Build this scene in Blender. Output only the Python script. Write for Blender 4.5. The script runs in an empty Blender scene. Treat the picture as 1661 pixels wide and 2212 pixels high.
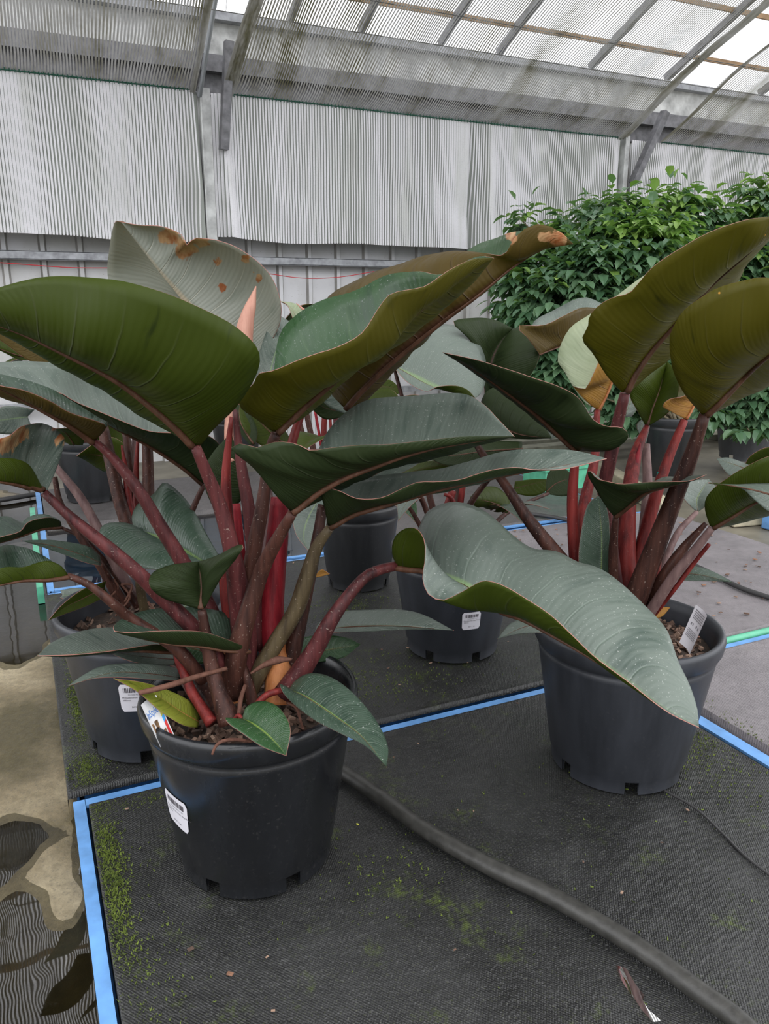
import bpy, bmesh, math, random
import numpy as np
from mathutils import Vector, Matrix, noise as mnoise

# ------------------------------------------------------------------ camera, sky, exposure
F, HC = 1680.0, 0.86                       # focal length in pixels of the 1661 x 2212 frame, lens height
TH, YAW = math.atan((1106 - 660) / F), math.radians(24.8)
fh = np.array([math.sin(YAW), math.cos(YAW), 0.0])
RIGHT = np.array([math.cos(YAW), -math.sin(YAW), 0.0])
UZ = np.array([0, 0, 1.0])
FWD = fh * math.cos(TH) - UZ * math.sin(TH)
UP = fh * math.sin(TH) + UZ * math.cos(TH)
CAM = np.array([0, 0, HC])
sc = bpy.context.scene
col = sc.collection
cd = bpy.data.cameras.new('camera'); cam = bpy.data.objects.new('camera', cd); col.objects.link(cam)
cd.sensor_fit = 'VERTICAL'; cd.sensor_height = 24.0; cd.lens = F / 2212 * 24.0
cd.clip_start = 0.02; cd.clip_end = 300
m = Matrix.Identity(4)
for i in range(3):
    m[i][0] = RIGHT[i]; m[i][1] = UP[i]; m[i][2] = -FWD[i]; m[i][3] = CAM[i]
cam.matrix_world = m
sc.camera = cam

w = bpy.data.worlds.new('overcast_sky'); sc.world = w; w.use_nodes = True
nt = w.node_tree; nt.nodes.clear()
out = nt.nodes.new('ShaderNodeOutputWorld'); bg = nt.nodes.new('ShaderNodeBackground')
tc = nt.nodes.new('ShaderNodeTexCoord'); sp = nt.nodes.new('ShaderNodeSeparateXYZ'); cr = nt.nodes.new('ShaderNodeValToRGB')
nt.links.new(tc.outputs['Generated'], sp.inputs[0]); nt.links.new(sp.outputs['Z'], cr.inputs[0])
cr.color_ramp.elements[0].position = 0.0; cr.color_ramp.elements[0].color = (0.20, 0.205, 0.215, 1)
cr.color_ramp.elements[1].position = 1.0; cr.color_ramp.elements[1].color = (1.0, 1.0, 1.02, 1)
e = cr.color_ramp.elements.new(0.28); e.color = (0.80, 0.81, 0.84, 1)
nt.links.new(cr.outputs[0], bg.inputs['Color']); bg.inputs['Strength'].default_value = 2.1
nt.links.new(bg.outputs[0], out.inputs[0])

vs = sc.view_settings
vs.view_transform = 'Standard'; vs.look = 'None'; vs.gamma = 1.0; vs.use_curve_mapping = False
vs.exposure = 0.66
sc.cycles.max_bounces = 8; sc.cycles.transparent_max_bounces = 24
sc.cycles.caustics_reflective = False; sc.cycles.caustics_refractive = False

rnd = random.Random(7)

# ------------------------------------------------------------------ helpers
def ray(px, py):
    return FWD + RIGHT * ((px - 830.5) / F) - UP * ((py - 1106) / F)
def P(px, py, d):
    return CAM + ray(px, py) * d
def G(px, py, h=0.0):
    r = ray(px, py); return CAM + r * ((h - HC) / r[2])
def WY(px, py, Y):
    r = ray(px, py); return CAM + r * (Y / r[1])
def pix(p):
    v = np.asarray(p) - CAM; d = v @ FWD
    return 830.5 + F * (v @ RIGHT) / d, 1106 - F * (v @ UP) / d, d

def tag(o, label=None, cat=None, group=None, kind=None):
    if label: o['label'] = label
    if cat: o['category'] = cat
    if group: o['group'] = group
    if kind: o['kind'] = kind
    return o
def empty(name, loc=(0, 0, 0), **k):
    o = bpy.data.objects.new(name, None); col.objects.link(o); o.location = loc; o.empty_display_size = 0.05
    return tag(o, **k)
def mesh(name, V, Fc, mats, parent=None, smooth=True, mi=None, uv=None, world=True):
    me = bpy.data.meshes.new(name)
    V = np.asarray(V, float)
    if parent is not None and world:
        off = np.array(abs_loc(parent)); V = V - off
    me.from_pydata(V.tolist(), [], [list(map(int, f)) for f in Fc])
    if not isinstance(mats, (list, tuple)): mats = [mats]
    for mm in mats: me.materials.append(mm)
    if smooth: me.polygons.foreach_set('use_smooth', [True] * len(me.polygons))
    if mi is not None: me.polygons.foreach_set('material_index', list(map(int, mi)))
    if uv is not None:
        l = me.uv_layers.new(name='UVMap'); vi = np.zeros(len(me.loops), int); me.loops.foreach_get('vertex_index', vi)
        l.data.foreach_set('uv', np.asarray(uv, float)[vi].ravel())
    me.update()
    o = bpy.data.objects.new(name, me); col.objects.link(o)
    if parent is not None: o.parent = parent
    return o
def abs_loc(o):
    p = np.zeros(3)
    while o is not None:
        p = p + np.array(o.location); o = o.parent
    return p

class MB:
    def __init__(s): s.v = []; s.f = []; s.m = []
    def add(s, V, Fc, mi=0):
        n = len(s.v); s.v += [tuple(map(float, p)) for p in V]
        s.f += [tuple(i + n for i in f) for f in Fc]; s.m += [mi] * len(Fc)
    def box(s, c, d, R=None, mi=0):
        c = np.array(c, float); d = np.array(d, float) / 2
        V = np.array([(x, y, z) for x in (-1, 1) for y in (-1, 1) for z in (-1, 1)], float) * d
        if R is not None: V = V @ np.array(R).T
        s.add(V + c, [(0, 1, 3, 2), (4, 6, 7, 5), (0, 4, 5, 1), (2, 3, 7, 6), (0, 2, 6, 4), (1, 5, 7, 3)], mi)
    def beam(s, a, b, w_, h_, mi=0, up=(0, 0, 1)):
        a = np.array(a, float); b = np.array(b, float); x = b - a; L = np.linalg.norm(x); x /= L
        up = np.array(up, float)
        y = np.cross(up, x); y /= np.linalg.norm(y); z = np.cross(x, y)
        s.box((a + b) / 2, (L, w_, h_), R=np.stack([x, y, z], 1), mi=mi)
    def tube(s, pts, rad, n=8, mi=0, cap=True):
        pts = np.asarray(pts, float); k = len(pts)
        if np.isscalar(rad): rad = np.full(k, rad)
        T = np.gradient(pts, axis=0); T /= np.linalg.norm(T, axis=1)[:, None] + 1e-12
        ref = np.array([0, 0, 1.0]) if abs(T[0][2]) < .9 else np.array([1.0, 0, 0])
        base = len(s.v); V = []
        for i in range(k):
            a = np.cross(T[i], ref); a /= np.linalg.norm(a) + 1e-12; ref = np.cross(a, T[i])
            for j in range(n):
                t = 2 * math.pi * j / n
                V.append(pts[i] + rad[i] * (math.cos(t) * a + math.sin(t) * ref))
        Fc = [(i * n + j, i * n + (j + 1) % n, (i + 1) * n + (j + 1) % n, (i + 1) * n + j) for i in range(k - 1) for j in range(n)]
        if cap: Fc += [tuple(range(n))[::-1], tuple((k - 1) * n + j for j in range(n))]
        s.add(V, Fc, mi)
    def build(s, name, mats, parent=None, smooth=False, **k):
        o = mesh(name, s.v, s.f, mats, parent, smooth=smooth, mi=s.m)
        return tag(o, **k)

def spline(pts, n):
    """Catmull-Rom through pts, resampled to n points of equal arc length."""
    p = np.asarray(pts, float)
    if len(p) == 2: p = np.array([p[0], (p[0] + p[1]) / 2, p[1]])
    e = np.vstack([2 * p[0] - p[1], p, 2 * p[-1] - p[-2]])
    out_ = []
    for i in range(1, len(e) - 2):
        a, b, c, d = e[i - 1], e[i], e[i + 1], e[i + 2]
        L = np.linalg.norm(c - b) + 1e-9
        # centripetal-ish tangents limit overshoot
        la = np.linalg.norm(b - a) + 1e-9; lc = np.linalg.norm(d - c) + 1e-9
        m1 = (c - a) * L / (L + la); m2 = (d - b) * L / (L + lc)
        for t in np.linspace(0, 1, 12, endpoint=False):
            t2, t3 = t * t, t * t * t
            out_.append((2 * t3 - 3 * t2 + 1) * b + (t3 - 2 * t2 + t) * m1 + (-2 * t3 + 3 * t2) * c + (t3 - t2) * m2)
    out_.append(p[-1]); q = np.array(out_)
    s_ = np.r_[0, np.cumsum(np.linalg.norm(np.diff(q, axis=0), axis=1))]
    t = np.linspace(0, s_[-1], n)
    return np.stack([np.interp(t, s_, q[:, k]) for k in range(q.shape[1])], 1)

def PL(spec):
    """'x,y,d x,y x,y,d ...' photograph pixels and distance; missing distances are interpolated."""
    r = [list(map(float, a.split(','))) for a in spec.split()]
    ks = [i for i, a in enumerate(r) if len(a) == 3]; ds = [r[i][2] for i in ks]
    return np.array([P(a[0], a[1], np.interp(i, ks, ds)) for i, a in enumerate(r)])

# ------------------------------------------------------------------ materials
def newmat(name):
    m_ = bpy.data.materials.new(name); m_.use_nodes = True
    return m_, m_.node_tree, m_.node_tree.nodes['Principled BSDF']
def N(t, kind, **k):
    n = t.nodes.new(kind)
    for a, b in k.items():
        if a in n.inputs.keys(): n.inputs[a].default_value = b
        else: setattr(n, a, b)
    return n
def ramp(t, src, stops):
    n = t.nodes.new('ShaderNodeValToRGB'); els = n.color_ramp.elements
    while len(els) > 1: els.remove(els[0])
    for i, (p, c) in enumerate(stops):
        el = els[0] if i == 0 else els.new(p)
        el.position = p; c = c if hasattr(c, '__len__') else (c, c, c); el.color = (*c, 1)
    t.links.new(src, n.inputs[0]); return n.outputs[0]
def mixc(t, fac, a, b, mode='MIX'):
    n = t.nodes.new('ShaderNodeMix'); n.data_type = 'RGBA'; n.blend_type = mode
    for sck, v in ((n.inputs[0], fac), (n.inputs[6], a), (n.inputs[7], b)):
        if hasattr(v, 'links') or hasattr(v, 'is_linked'): t.links.new(v, sck)
        else: sck.default_value = v if not hasattr(v, '__len__') else (*v, 1)[:4]
    return n.outputs[2]
def math_(t, op, a, b=0.0, c=0.0):
    n = t.nodes.new('ShaderNodeMath'); n.operation = op
    for i, v in enumerate((a, b, c)):
        if hasattr(v, 'is_linked'): t.links.new(v, n.inputs[i])
        else: n.inputs[i].default_value = v
    return n.outputs[0]
def bump(t, bs, h, strength=.3, dist=.002):
    b = t.nodes.new('ShaderNodeBump'); b.inputs['Strength'].default_value = strength; b.inputs['Distance'].default_value = dist
    t.links.new(h, b.inputs['Height']); t.links.new(b.outputs[0], bs.inputs['Normal']); return b
def objco(t):
    return t.nodes.new('ShaderNodeTexCoord').outputs['Object']
def noise_(t, scale, detail=4, rough=.55, co=None):
    n = N(t, 'ShaderNodeTexNoise', Scale=scale, Detail=detail, Roughness=rough)
    t.links.new(co if co is not None else objco(t), n.inputs['Vector']); return n.outputs['Fac']
def plain(name, c, rough=.5, metal=0.0, nscale=None, namp=.25, bumpd=None, spec=.5):
    m_, t, b = newmat(name)
    b.inputs['Roughness'].default_value = rough; b.inputs['Metallic'].default_value = metal
    b.inputs['Specular IOR Level'].default_value = spec
    if nscale:
        f = noise_(t, nscale)
        t.links.new(ramp(t, f, [(.3, [x * (1 - namp) for x in c]), (.7, [min(1, x * (1 + namp)) for x in c])]), b.inputs['Base Color'])
        if bumpd: bump(t, b, f, .5, bumpd)
    else: b.inputs['Base Color'].default_value = (*c, 1)
    return m_

def leafmat(name, c1, c2, vein, rib, rough, transl, tcol, edge=None, speck=0.0, spots=None, streak=0.35, vs_=-.35):
    """u: -1..1 across stored 0..1, v: 0..1 base to tip"""
    m_, t, b = newmat(name)
    uvn = t.nodes.new('ShaderNodeUVMap'); s = t.nodes.new('ShaderNodeSeparateXYZ'); t.links.new(uvn.outputs[0], s.inputs[0])
    au = math_(t, 'ABSOLUTE', math_(t, 'MULTIPLY_ADD', s.outputs[0], 2.0, -1.0))
    # vein coordinate bends towards the tip
    k = math_(t, 'SUBTRACT', s.outputs[1], math_(t, 'MULTIPLY', math_(t, 'POWER', au, 1.6), 0.13))
    wob = noise_(t, 9, 2)
    k = math_(t, 'ADD', k, math_(t, 'MULTIPLY', wob, 0.045))
    fr = math_(t, 'FRACT', math_(t, 'MULTIPLY', k, 9.0))
    d = math_(t, 'ABSOLUTE', math_(t, 'SUBTRACT', fr, .5))
    veinm = ramp(t, d, [(0.0, 1.0), (.035, .0)])
    fade = ramp(t, au, [(.0, 1.0), (.55, .55), (.95, 0.0)])
    veinm = math_(t, 'MULTIPLY', veinm, fade)
    fine = math_(t, 'SINE', math_(t, 'MULTIPLY', k, 330.0))
    bands = ramp(t, math_(t, 'MULTIPLY_ADD', math_(t, 'SINE', math_(t, 'MULTIPLY', k, 57.0)), .25, .5), [(0, 0.0), (1, 1.0)])
    # streaky colour along veins
    cmb = t.nodes.new('ShaderNodeCombineXYZ'); t.links.new(math_(t, 'MULTIPLY', k, 26.0), cmb.inputs[0]); t.links.new(math_(t, 'MULTIPLY', au, 1.4), cmb.inputs[1])
    ob = objco(t); sx = t.nodes.new('ShaderNodeSeparateXYZ'); t.links.new(ob, sx.inputs[0]); t.links.new(math_(t, 'MULTIPLY', sx.outputs[0], .8), cmb.inputs[2])
    stn = noise_(t, 1.0, 4, .6, cmb.outputs[0]); big = noise_(t, 7, 3)
    f = math_(t, 'ADD', math_(t, 'MULTIPLY', stn, streak * 1.6), math_(t, 'MULTIPLY', big, 1 - streak * .8))
    base = ramp(t, f, [(.40, c1), (.60, c2)])
    base = mixc(t, veinm, base, vein)
    ribm = ramp(t, au, [(.0, 1.0), (.03, .75), (.05, 0.0)])
    ribm = math_(t, 'MULTIPLY', ribm, ramp(t, s.outputs[1], [(0, 1.0), (.5, .8), (.9, .2)]))
    base = mixc(t, ribm, base, rib)
    if edge:
        base = mixc(t, ramp(t, au, [(.965, 0.0), (.985, 1.0)]), base, edge)
    if speck:
        vn = N(t, 'ShaderNodeTexNoise', Scale=420.0, Detail=2.0); t.links.new(ob, vn.inputs['Vector'])
        base = mixc(t, math_(t, 'MULTIPLY', ramp(t, vn.outputs['Fac'], [(.66, 0.0), (.72, 1.0)]), speck), base, (.5, .52, .48))
    if spots:
        v2 = N(t, 'ShaderNodeTexVoronoi', Scale=24.0); t.links.new(ob, v2.inputs['Vector'])
        base = mixc(t, ramp(t, v2.outputs['Distance'], [(.028, 1.0), (.045, 0.0)]), base, spots)
    at = t.nodes.new('ShaderNodeAttribute'); at.attribute_name = 'scorch'
    bf = math_(t, 'ADD', at.outputs['Fac'], math_(t, 'MULTIPLY_ADD', noise_(t, 55, 4, .65, ob), .9, -.45))
    bf = math_(t, 'MULTIPLY', ramp(t, bf, [(.42, 0.0), (.52, 1.0)]), ramp(t, at.outputs['Fac'], [(.02, 0.0), (.08, 1.0)]))
    base = mixc(t, bf, base, ramp(t, noise_(t, 40, 3, .6, ob), [(.4, (.30, .09, .03)), (.6, (.50, .30, .15))]))
    t.links.new(base, b.inputs['Base Color'])
    rr = ramp(t, stn, [(.3, rough - .10), (.7, rough + .16)])
    t.links.new(rr, b.inputs['Roughness'])
    b.inputs['Specular IOR Level'].default_value = .5 if vs_ < 0 else .16
    h = math_(t, 'ADD', math_(t, 'MULTIPLY', veinm, vs_), math_(t, 'ADD', math_(t, 'MULTIPLY', bands, .22), math_(t, 'ADD', math_(t, 'MULTIPLY', fine, .05), math_(t, 'MULTIPLY', stn, .5))))
    bump(t, b, h, .6, .0035)
    if transl > 0:
        tr = t.nodes.new('ShaderNodeBsdfTranslucent'); mx = t.nodes.new('ShaderNodeMixShader'); mx.inputs[0].default_value = transl
        tcn = mixc(t, 1.0, ramp(t, f, [(.38, [x * .3 for x in tcol]), (.64, tcol)]), (1, 1, 1), 'MULTIPLY')
        t.links.new(tcn, tr.inputs[0])
        o_ = t.nodes['Material Output']
        t.links.new(b.outputs[0], mx.inputs[1]); t.links.new(tr.outputs[0], mx.inputs[2]); t.links.new(mx.outputs[0], o_.inputs[0])
    return m_

M = {}
M['top'] = leafmat('leaf_top_dark', (.012, .030, .020), (.040, .068, .046), (.07, .11, .07), (.16, .27, .07), .34, .10, (.25, .45, .08), speck=.5)
M['topg'] = leafmat('leaf_top_sheen_grey', (.042, .068, .055), (.125, .155, .13), (.15, .19, .155), (.2, .3, .13), .38, .10, (.25, .45, .12), speck=.6)  # lightened grey paints the sheen of the leaf tops into the colour
M['topgreen'] = leafmat('leaf_top_green', (.010, .034, .015), (.026, .070, .024), (.10, .17, .06), (.22, .36, .06), .30, .15, (.3, .5, .08), speck=.3)
M['topy'] = leafmat('leaf_top_young', (.24, .30, .16), (.36, .42, .27), (.38, .43, .28), (.5, .42, .25), .4, .25, (.5, .6, .25))
M['topold'] = leafmat('leaf_top_weathered', (.20, .235, .185), (.30, .32, .27), (.40, .40, .32), (.62, .50, .34), .40, .22, (.5, .55, .3), spots=(.55, .22, .08))
M['und'] = leafmat('leaf_under_green', (.009, .018, .004), (.040, .058, .006), (.062, .07, .034), (.09, .045, .03), .40, .22, (.20, .24, .008), streak=.6, vs_=.8)
M['undb'] = leafmat('leaf_under_olive', (.014, .020, .004), (.070, .062, .006), (.075, .07, .03), (.12, .05, .035), .42, .26, (.34, .29, .015), spots=(.5, .25, .04), streak=.5, vs_=.8)
M['undr'] = leafmat('leaf_under_bronze', (.030, .028, .008), (.085, .058, .014), (.08, .055, .03), (.12, .045, .035), .42, .30, (.42, .25, .02), streak=.6, vs_=.8)
M['undo'] = leafmat('leaf_under_orange', (.30, .13, .03), (.42, .22, .05), (.22, .08, .02), (.35, .12, .08), .42, .3, (.7, .35, .05), vs_=.8)
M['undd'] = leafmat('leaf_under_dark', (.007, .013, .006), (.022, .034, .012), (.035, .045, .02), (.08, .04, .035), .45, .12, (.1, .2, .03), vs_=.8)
M['yel'] = leafmat('leaf_under_yellow', (.10, .14, .015), (.20, .22, .03), (.2, .2, .05), (.3, .25, .06), .42, .2, (.5, .5, .05), vs_=.8)
M['edge'] = plain('leaf_margin_pink', (.32, .14, .11), .5)
M['edgeg'] = plain('leaf_margin_pale', (.30, .22, .16), .5)

def stemmat(name, c1, c2, speck=.4, rough=.42):
    m_, t, b = newmat(name)
    tcx = t.nodes.new('ShaderNodeTexCoord'); mp = t.nodes.new('ShaderNodeMapping'); mp.inputs['Scale'].default_value = (90, 90, 7)
    t.links.new(tcx.outputs['Object'], mp.inputs[0])
    f = noise_(t, 1.0, 4, .6, mp.outputs[0]); g = noise_(t, 9, 2)
    base = ramp(t, math_(t, 'ADD', math_(t, 'MULTIPLY', f, .65), math_(t, 'MULTIPLY', g, .35)), [(.38, c1), (.60, c2)])
    vn = N(t, 'ShaderNodeTexNoise', Scale=300.0, Detail=2.0); t.links.new(tcx.outputs['Object'], vn.inputs['Vector'])
    base = mixc(t, math_(t, 'MULTIPLY', ramp(t, vn.outputs['Fac'], [(.66, 0.0), (.72, 1.0)]), speck), base, (.42, .33, .28))
    t.links.new(base, b.inputs['Base Color']); b.inputs['Roughness'].default_value = rough + .06; b.inputs['Specular IOR Level'].default_value = .22
    bump(t, b, f, .7, .0018)
    return m_
M['mauve'] = stemmat('petiole_mauve', (.034, .010, .011), (.115, .030, .030))
M['rib'] = stemmat('midrib_brown', (.055, .026, .014), (.11, .050, .030), speck=.1)
M['red'] = stemmat('petiole_red', (.07, .009, .009), (.21, .027, .023), speck=.15)
M['crim'] = stemmat('petiole_crimson', (.12, .005, .010), (.27, .018, .026), speck=.1)
M['brown'] = stemmat('petiole_brown', (.020, .008, .0065), (.078, .031, .022))
M['olive'] = stemmat('petiole_olive', (.045, .032, .018), (.10, .075, .04))
M['greyp'] = stemmat('petiole_greyish', (.12, .07, .07), (.22, .14, .13))
M['pink'] = stemmat('new_leaf_pink', (.40, .19, .14), (.52, .28, .21), speck=.1)
M['orange'] = stemmat('sheath_orange', (.28, .09, .03), (.42, .17, .06), speck=.2)
M['root'] = stemmat('dry_root', (.07, .03, .02), (.14, .065, .045), speck=.1, rough=.7)

def potmat(name, c, rough, dust=.35):
    m_, t, b = newmat(name); ob = objco(t)
    mp = t.nodes.new('ShaderNodeMapping'); mp.inputs['Scale'].default_value = (26, 26, 5); t.links.new(ob, mp.inputs[0])
    f = noise_(t, 1.0, 5, .6, mp.outputs[0]); g = noise_(t, 160, 3, .6, ob)
    base = ramp(t, f, [(.3, [x * .75 for x in c]), (.75, [x * 1.35 for x in c])])
    base = mixc(t, math_(t, 'MULTIPLY', ramp(t, g, [(.6, 0.0), (.75, 1.0)]), dust * .35), base, (.16, .15, .14))
    t.links.new(base, b.inputs['Base Color'])
    t.links.new(ramp(t, f, [(.3, rough - .08), (.7, rough + .1)]), b.inputs['Roughness'])
    bump(t, b, g, .15, .0005)
    return m_
M['pot'] = potmat('pot_black_plastic', (.010, .011, .013), .24)
M['potg'] = potmat('pot_greyed_plastic', (.030, .033, .040), .40)
M['potfar'] = potmat('pot_far_black', (.018, .019, .021), .4)
M['potgrey'] = potmat('pot_pale_grey', (.12, .125, .14), .5)

def soilmat():
    m_, t, b = newmat('potting_bark'); f = noise_(t, 90, 5, .7)
    t.links.new(ramp(t, f, [(.3, (.012, .009, .007)), (.55, (.05, .032, .022)), (.75, (.12, .08, .055))]), b.inputs['Base Color'])
    b.inputs['Roughness'].default_value = .8; bump(t, b, f, 1, .006); return m_
M['soil'] = soilmat()
M['chip'] = plain('bark_chip', (.11, .065, .045), .75, nscale=60, namp=.6)
M['chipl'] = plain('bark_chip_pale', (.26, .17, .12), .75, nscale=60, namp=.4)

def matcloth(name, c1, c2, wet, moss, rough):
    """woven weed mat: fine weave relief, worn dust and damp patches, thin moss"""
    m_, t, b = newmat(name); ob = objco(t)
    n1 = noise_(t, 5, 5, .6, ob); n2 = noise_(t, 34, 5, .65, ob); n3 = noise_(t, 11, 5, .7, ob)
    base = ramp(t, math_(t, 'ADD', math_(t, 'MULTIPLY', n1, .6), math_(t, 'MULTIPLY', n2, .4)), [(.35, c1), (.65, c2)])
    sand = noise_(t, 260, 3, .6, ob)
    base = mixc(t, math_(t, 'MULTIPLY', ramp(t, sand, [(.58, 0.0), (.68, 1.0)]), .35), base, (.13, .13, .13))
    base = mixc(t, math_(t, 'MULTIPLY', ramp(t, noise_(t, 330, 2, .6, ob), [(.60, 0.0), (.68, 1.0)]), .25 if moss > .5 else .1), base, (.10, .11, .05))
    mm = math_(t, 'MULTIPLY', ramp(t, n3, [(.56, 0.0), (.7, 1.0)]), ramp(t, noise_(t, 120, 4, .7, ob), [(.45, 0.0), (.6, 1.0)]))
    base = mixc(t, math_(t, 'MULTIPLY', mm, moss), base, (.07, .095, .018))
    t.links.new(base, b.inputs['Base Color'])
    t.links.new(ramp(t, n1, [(.38, rough - wet), (.62, rough)]), b.inputs['Roughness'])
    s = t.nodes.new('ShaderNodeSeparateXYZ'); t.links.new(ob, s.inputs[0])
    wv = math_(t, 'MULTIPLY', math_(t, 'SINE', math_(t, 'MULTIPLY', s.outputs[0], 1500)), math_(t, 'SINE', math_(t, 'MULTIPLY', s.outputs[1], 1100)))
    h = math_(t, 'ADD', math_(t, 'MULTIPLY', wv, .10), math_(t, 'ADD', math_(t, 'MULTIPLY', n2, 1.2), math_(t, 'MULTIPLY', sand, .5)))
    bump(t, b, h, .8, .004); return m_
M['mat'] = matcloth('weed_mat_damp', (.011, .011, .011), (.029, .0295, .029), .20, .75, .48)
M['matdry'] = matcloth('weed_mat_dusty', (.145, .132, .138), (.225, .205, .212), .06, .1, .62)
M['matmid'] = matcloth('weed_mat_grey', (.06, .057, .056), (.11, .10, .098), .15, .25, .5)
M['matfold'] = plain('weed_mat_edge', (.05, .05, .052), .6, nscale=40)
def bluemat(name, c, sc_=20):
    return plain(name, c, .38, nscale=sc_, namp=.22)
M['blue'] = bluemat('blue_plastic', (.13, .31, .62))
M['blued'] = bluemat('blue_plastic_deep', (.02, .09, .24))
M['mint'] = bluemat('mint_green_plastic', (.10, .42, .26))
M['white'] = plain('white_plastic', (.75, .75, .76), .5, nscale=30, namp=.05)
def mossm():
    m_, t, b = newmat('moss'); f = noise_(t, 60, 3)
    t.links.new(ramp(t, f, [(.3, (.06, .09, .012)), (.7, (.16, .21, .03))]), b.inputs['Base Color']); b.inputs['Roughness'].default_value = .9; return m_
M['moss'] = mossm()
def conc():
    m_, t, b = newmat('path_concrete'); ob = objco(t)
    n1 = noise_(t, 3.2, 5, .6, ob); n2 = noise_(t, 60, 5, .7, ob)
    base = ramp(t, n1, [(.36, (.085, .07, .03)), (.5, (.22, .18, .11)), (.64, (.36, .31, .21))])
    base = mixc(t, .5, base, ramp(t, n2, [(.35, (.45, .42, .35)), (.7, (1.3, 1.25, 1.15))]), 'MULTIPLY')
    v = N(t, 'ShaderNodeTexVoronoi', Scale=150.0); t.links.new(ob, v.inputs['Vector'])
    base = mixc(t, math_(t, 'MULTIPLY', ramp(t, v.outputs['Distance'], [(.2, 1.0), (.35, 0.0)]), .35), base, (.10, .09, .07))
    sz = t.nodes.new('ShaderNodeSeparateXYZ'); t.links.new(ob, sz.inputs[0])
    soak = math_(t, 'GREATER_THAN', -0.0535, sz.outputs[2])       # concrete under the water line is soaked dark
    base = mixc(t, soak, base, mixc(t, 1.0, base, (.34, .33, .26), 'MULTIPLY'))
    t.links.new(base, b.inputs['Base Color']); t.links.new(ramp(t, n1, [(.4, .3), (.6, .6)]), b.inputs['Roughness'])
    bump(t, b, n2, .6, .003); return m_
M['conc'] = conc()
M['fconc'] = plain('far_concrete', (.16, .145, .11), .5, nscale=6, namp=.4, bumpd=.003)
M['block'] = plain('weathered_block', (.42, .38, .27), .7, nscale=14, namp=.3, bumpd=.004)
def water():
    m_ = bpy.data.materials.new('puddle_water'); m_.use_nodes = True; t = m_.node_tree; t.nodes.clear()
    o_ = t.nodes.new('ShaderNodeOutputMaterial'); g = N(t, 'ShaderNodeBsdfGlossy', Roughness=.015); tr = t.nodes.new('ShaderNodeBsdfTransparent')
    tr.inputs[0].default_value = (.78, .76, .66, 1)
    fr = N(t, 'ShaderNodeFresnel', IOR=1.85); mx = t.nodes.new('ShaderNodeMixShader')
    n = t.nodes.new('ShaderNodeTexNoise'); n.inputs['Scale'].default_value = 12; n.inputs['Detail'].default_value = 1
    t.links.new(objco(t), n.inputs['Vector'])
    b = t.nodes.new('ShaderNodeBump'); b.inputs['Strength'].default_value = .35; b.inputs['Distance'].default_value = .0016
    t.links.new(n.outputs['Fac'], b.inputs['Height']); t.links.new(b.outputs[0], g.inputs['Normal']); t.links.new(b.outputs[0], fr.inputs['Normal'])
    t.links.new(fr.outputs[0], mx.inputs[0]); t.links.new(tr.outputs[0], mx.inputs[1]); t.links.new(g.outputs[0], mx.inputs[2]); t.links.new(mx.outputs[0], o_.inputs[0])
    return m_
M['water'] = water()
def stripmat():
    m_, t, b = newmat('shade_strip'); ob = objco(t)
    mp = t.nodes.new('ShaderNodeMapping'); mp.inputs['Scale'].default_value = (5.0, 1.3, 1.3); t.links.new(ob, mp.inputs[0])
    n1 = noise_(t, 1.0, 5, .7, mp.outputs[0]); n2 = noise_(t, 40, 3, .6, ob)
    base = ramp(t, n1, [(.46, (.66, .66, .66)), (.56, (.46, .45, .40)), (.66, (.16, .15, .07))])
    base = mixc(t, .25, base, ramp(t, n2, [(.35, 0.55), (.65, 1.0)]), 'MULTIPLY')
    t.links.new(base, b.inputs['Base Color']); b.inputs['Roughness'].default_value = .45
    tr = t.nodes.new('ShaderNodeBsdfTranslucent'); t.links.new(base, tr.inputs[0]); mx = t.nodes.new('ShaderNodeMixShader'); mx.inputs[0].default_value = .10
    o_ = t.nodes['Material Output']; t.links.new(b.outputs[0], mx.inputs[1]); t.links.new(tr.outputs[0], mx.inputs[2]); t.links.new(mx.outputs[0], o_.inputs[0])
    return m_
M['strip'] = stripmat()
def curtmat():
    m_, t, b = newmat('curtain_strip'); ob = objco(t)
    mp = t.nodes.new('ShaderNodeMapping'); mp.inputs['Scale'].default_value = (9, 1, 1.1); t.links.new(ob, mp.inputs[0])
    n1 = noise_(t, 1.0, 4, .6, mp.outputs[0]); n2 = noise_(t, 220, 3, .6, ob)
    base = ramp(t, n1, [(.3, (.74, .75, .72)), (.5, (.91, .90, .93)), (.7, (.95, .94, .97))])
    base = mixc(t, .25, base, ramp(t, n2, [(.3, 0.5), (.5, 1.0)]), 'MULTIPLY')
    t.links.new(base, b.inputs['Base Color']); b.inputs['Roughness'].default_value = .5
    tr = t.nodes.new('ShaderNodeBsdfTranslucent'); t.links.new(base, tr.inputs[0]); mx = t.nodes.new('ShaderNodeMixShader'); mx.inputs[0].default_value = .2
    bump(t, b, n2, .2, .001)
    o_ = t.nodes['Material Output']; t.links.new(b.outputs[0], mx.inputs[1]); t.links.new(tr.outputs[0], mx.inputs[2]); t.links.new(mx.outputs[0], o_.inputs[0])
    return m_
M['curt'] = curtmat()
M['curtb'] = plain('curtain_backing_thread', (.33, .35, .32), .7)
def sidemat():
    m_, t, b = newmat('wall_siding'); ob = objco(t)
    n1 = noise_(t, 2.2, 5, .6, ob); n2 = noise_(t, 90, 3, .6, ob)
    base = ramp(t, n1, [(.35, (.52, .52, .50)), (.6, (.68, .68, .70))])
    base = mixc(t, ramp(t, n2, [(.66, 0.0), (.74, 1.0)]), base, (.25, .22, .17))
    t.links.new(base, b.inputs['Base Color']); b.inputs['Roughness'].default_value = .45; return m_
M['side'] = sidemat()
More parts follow.
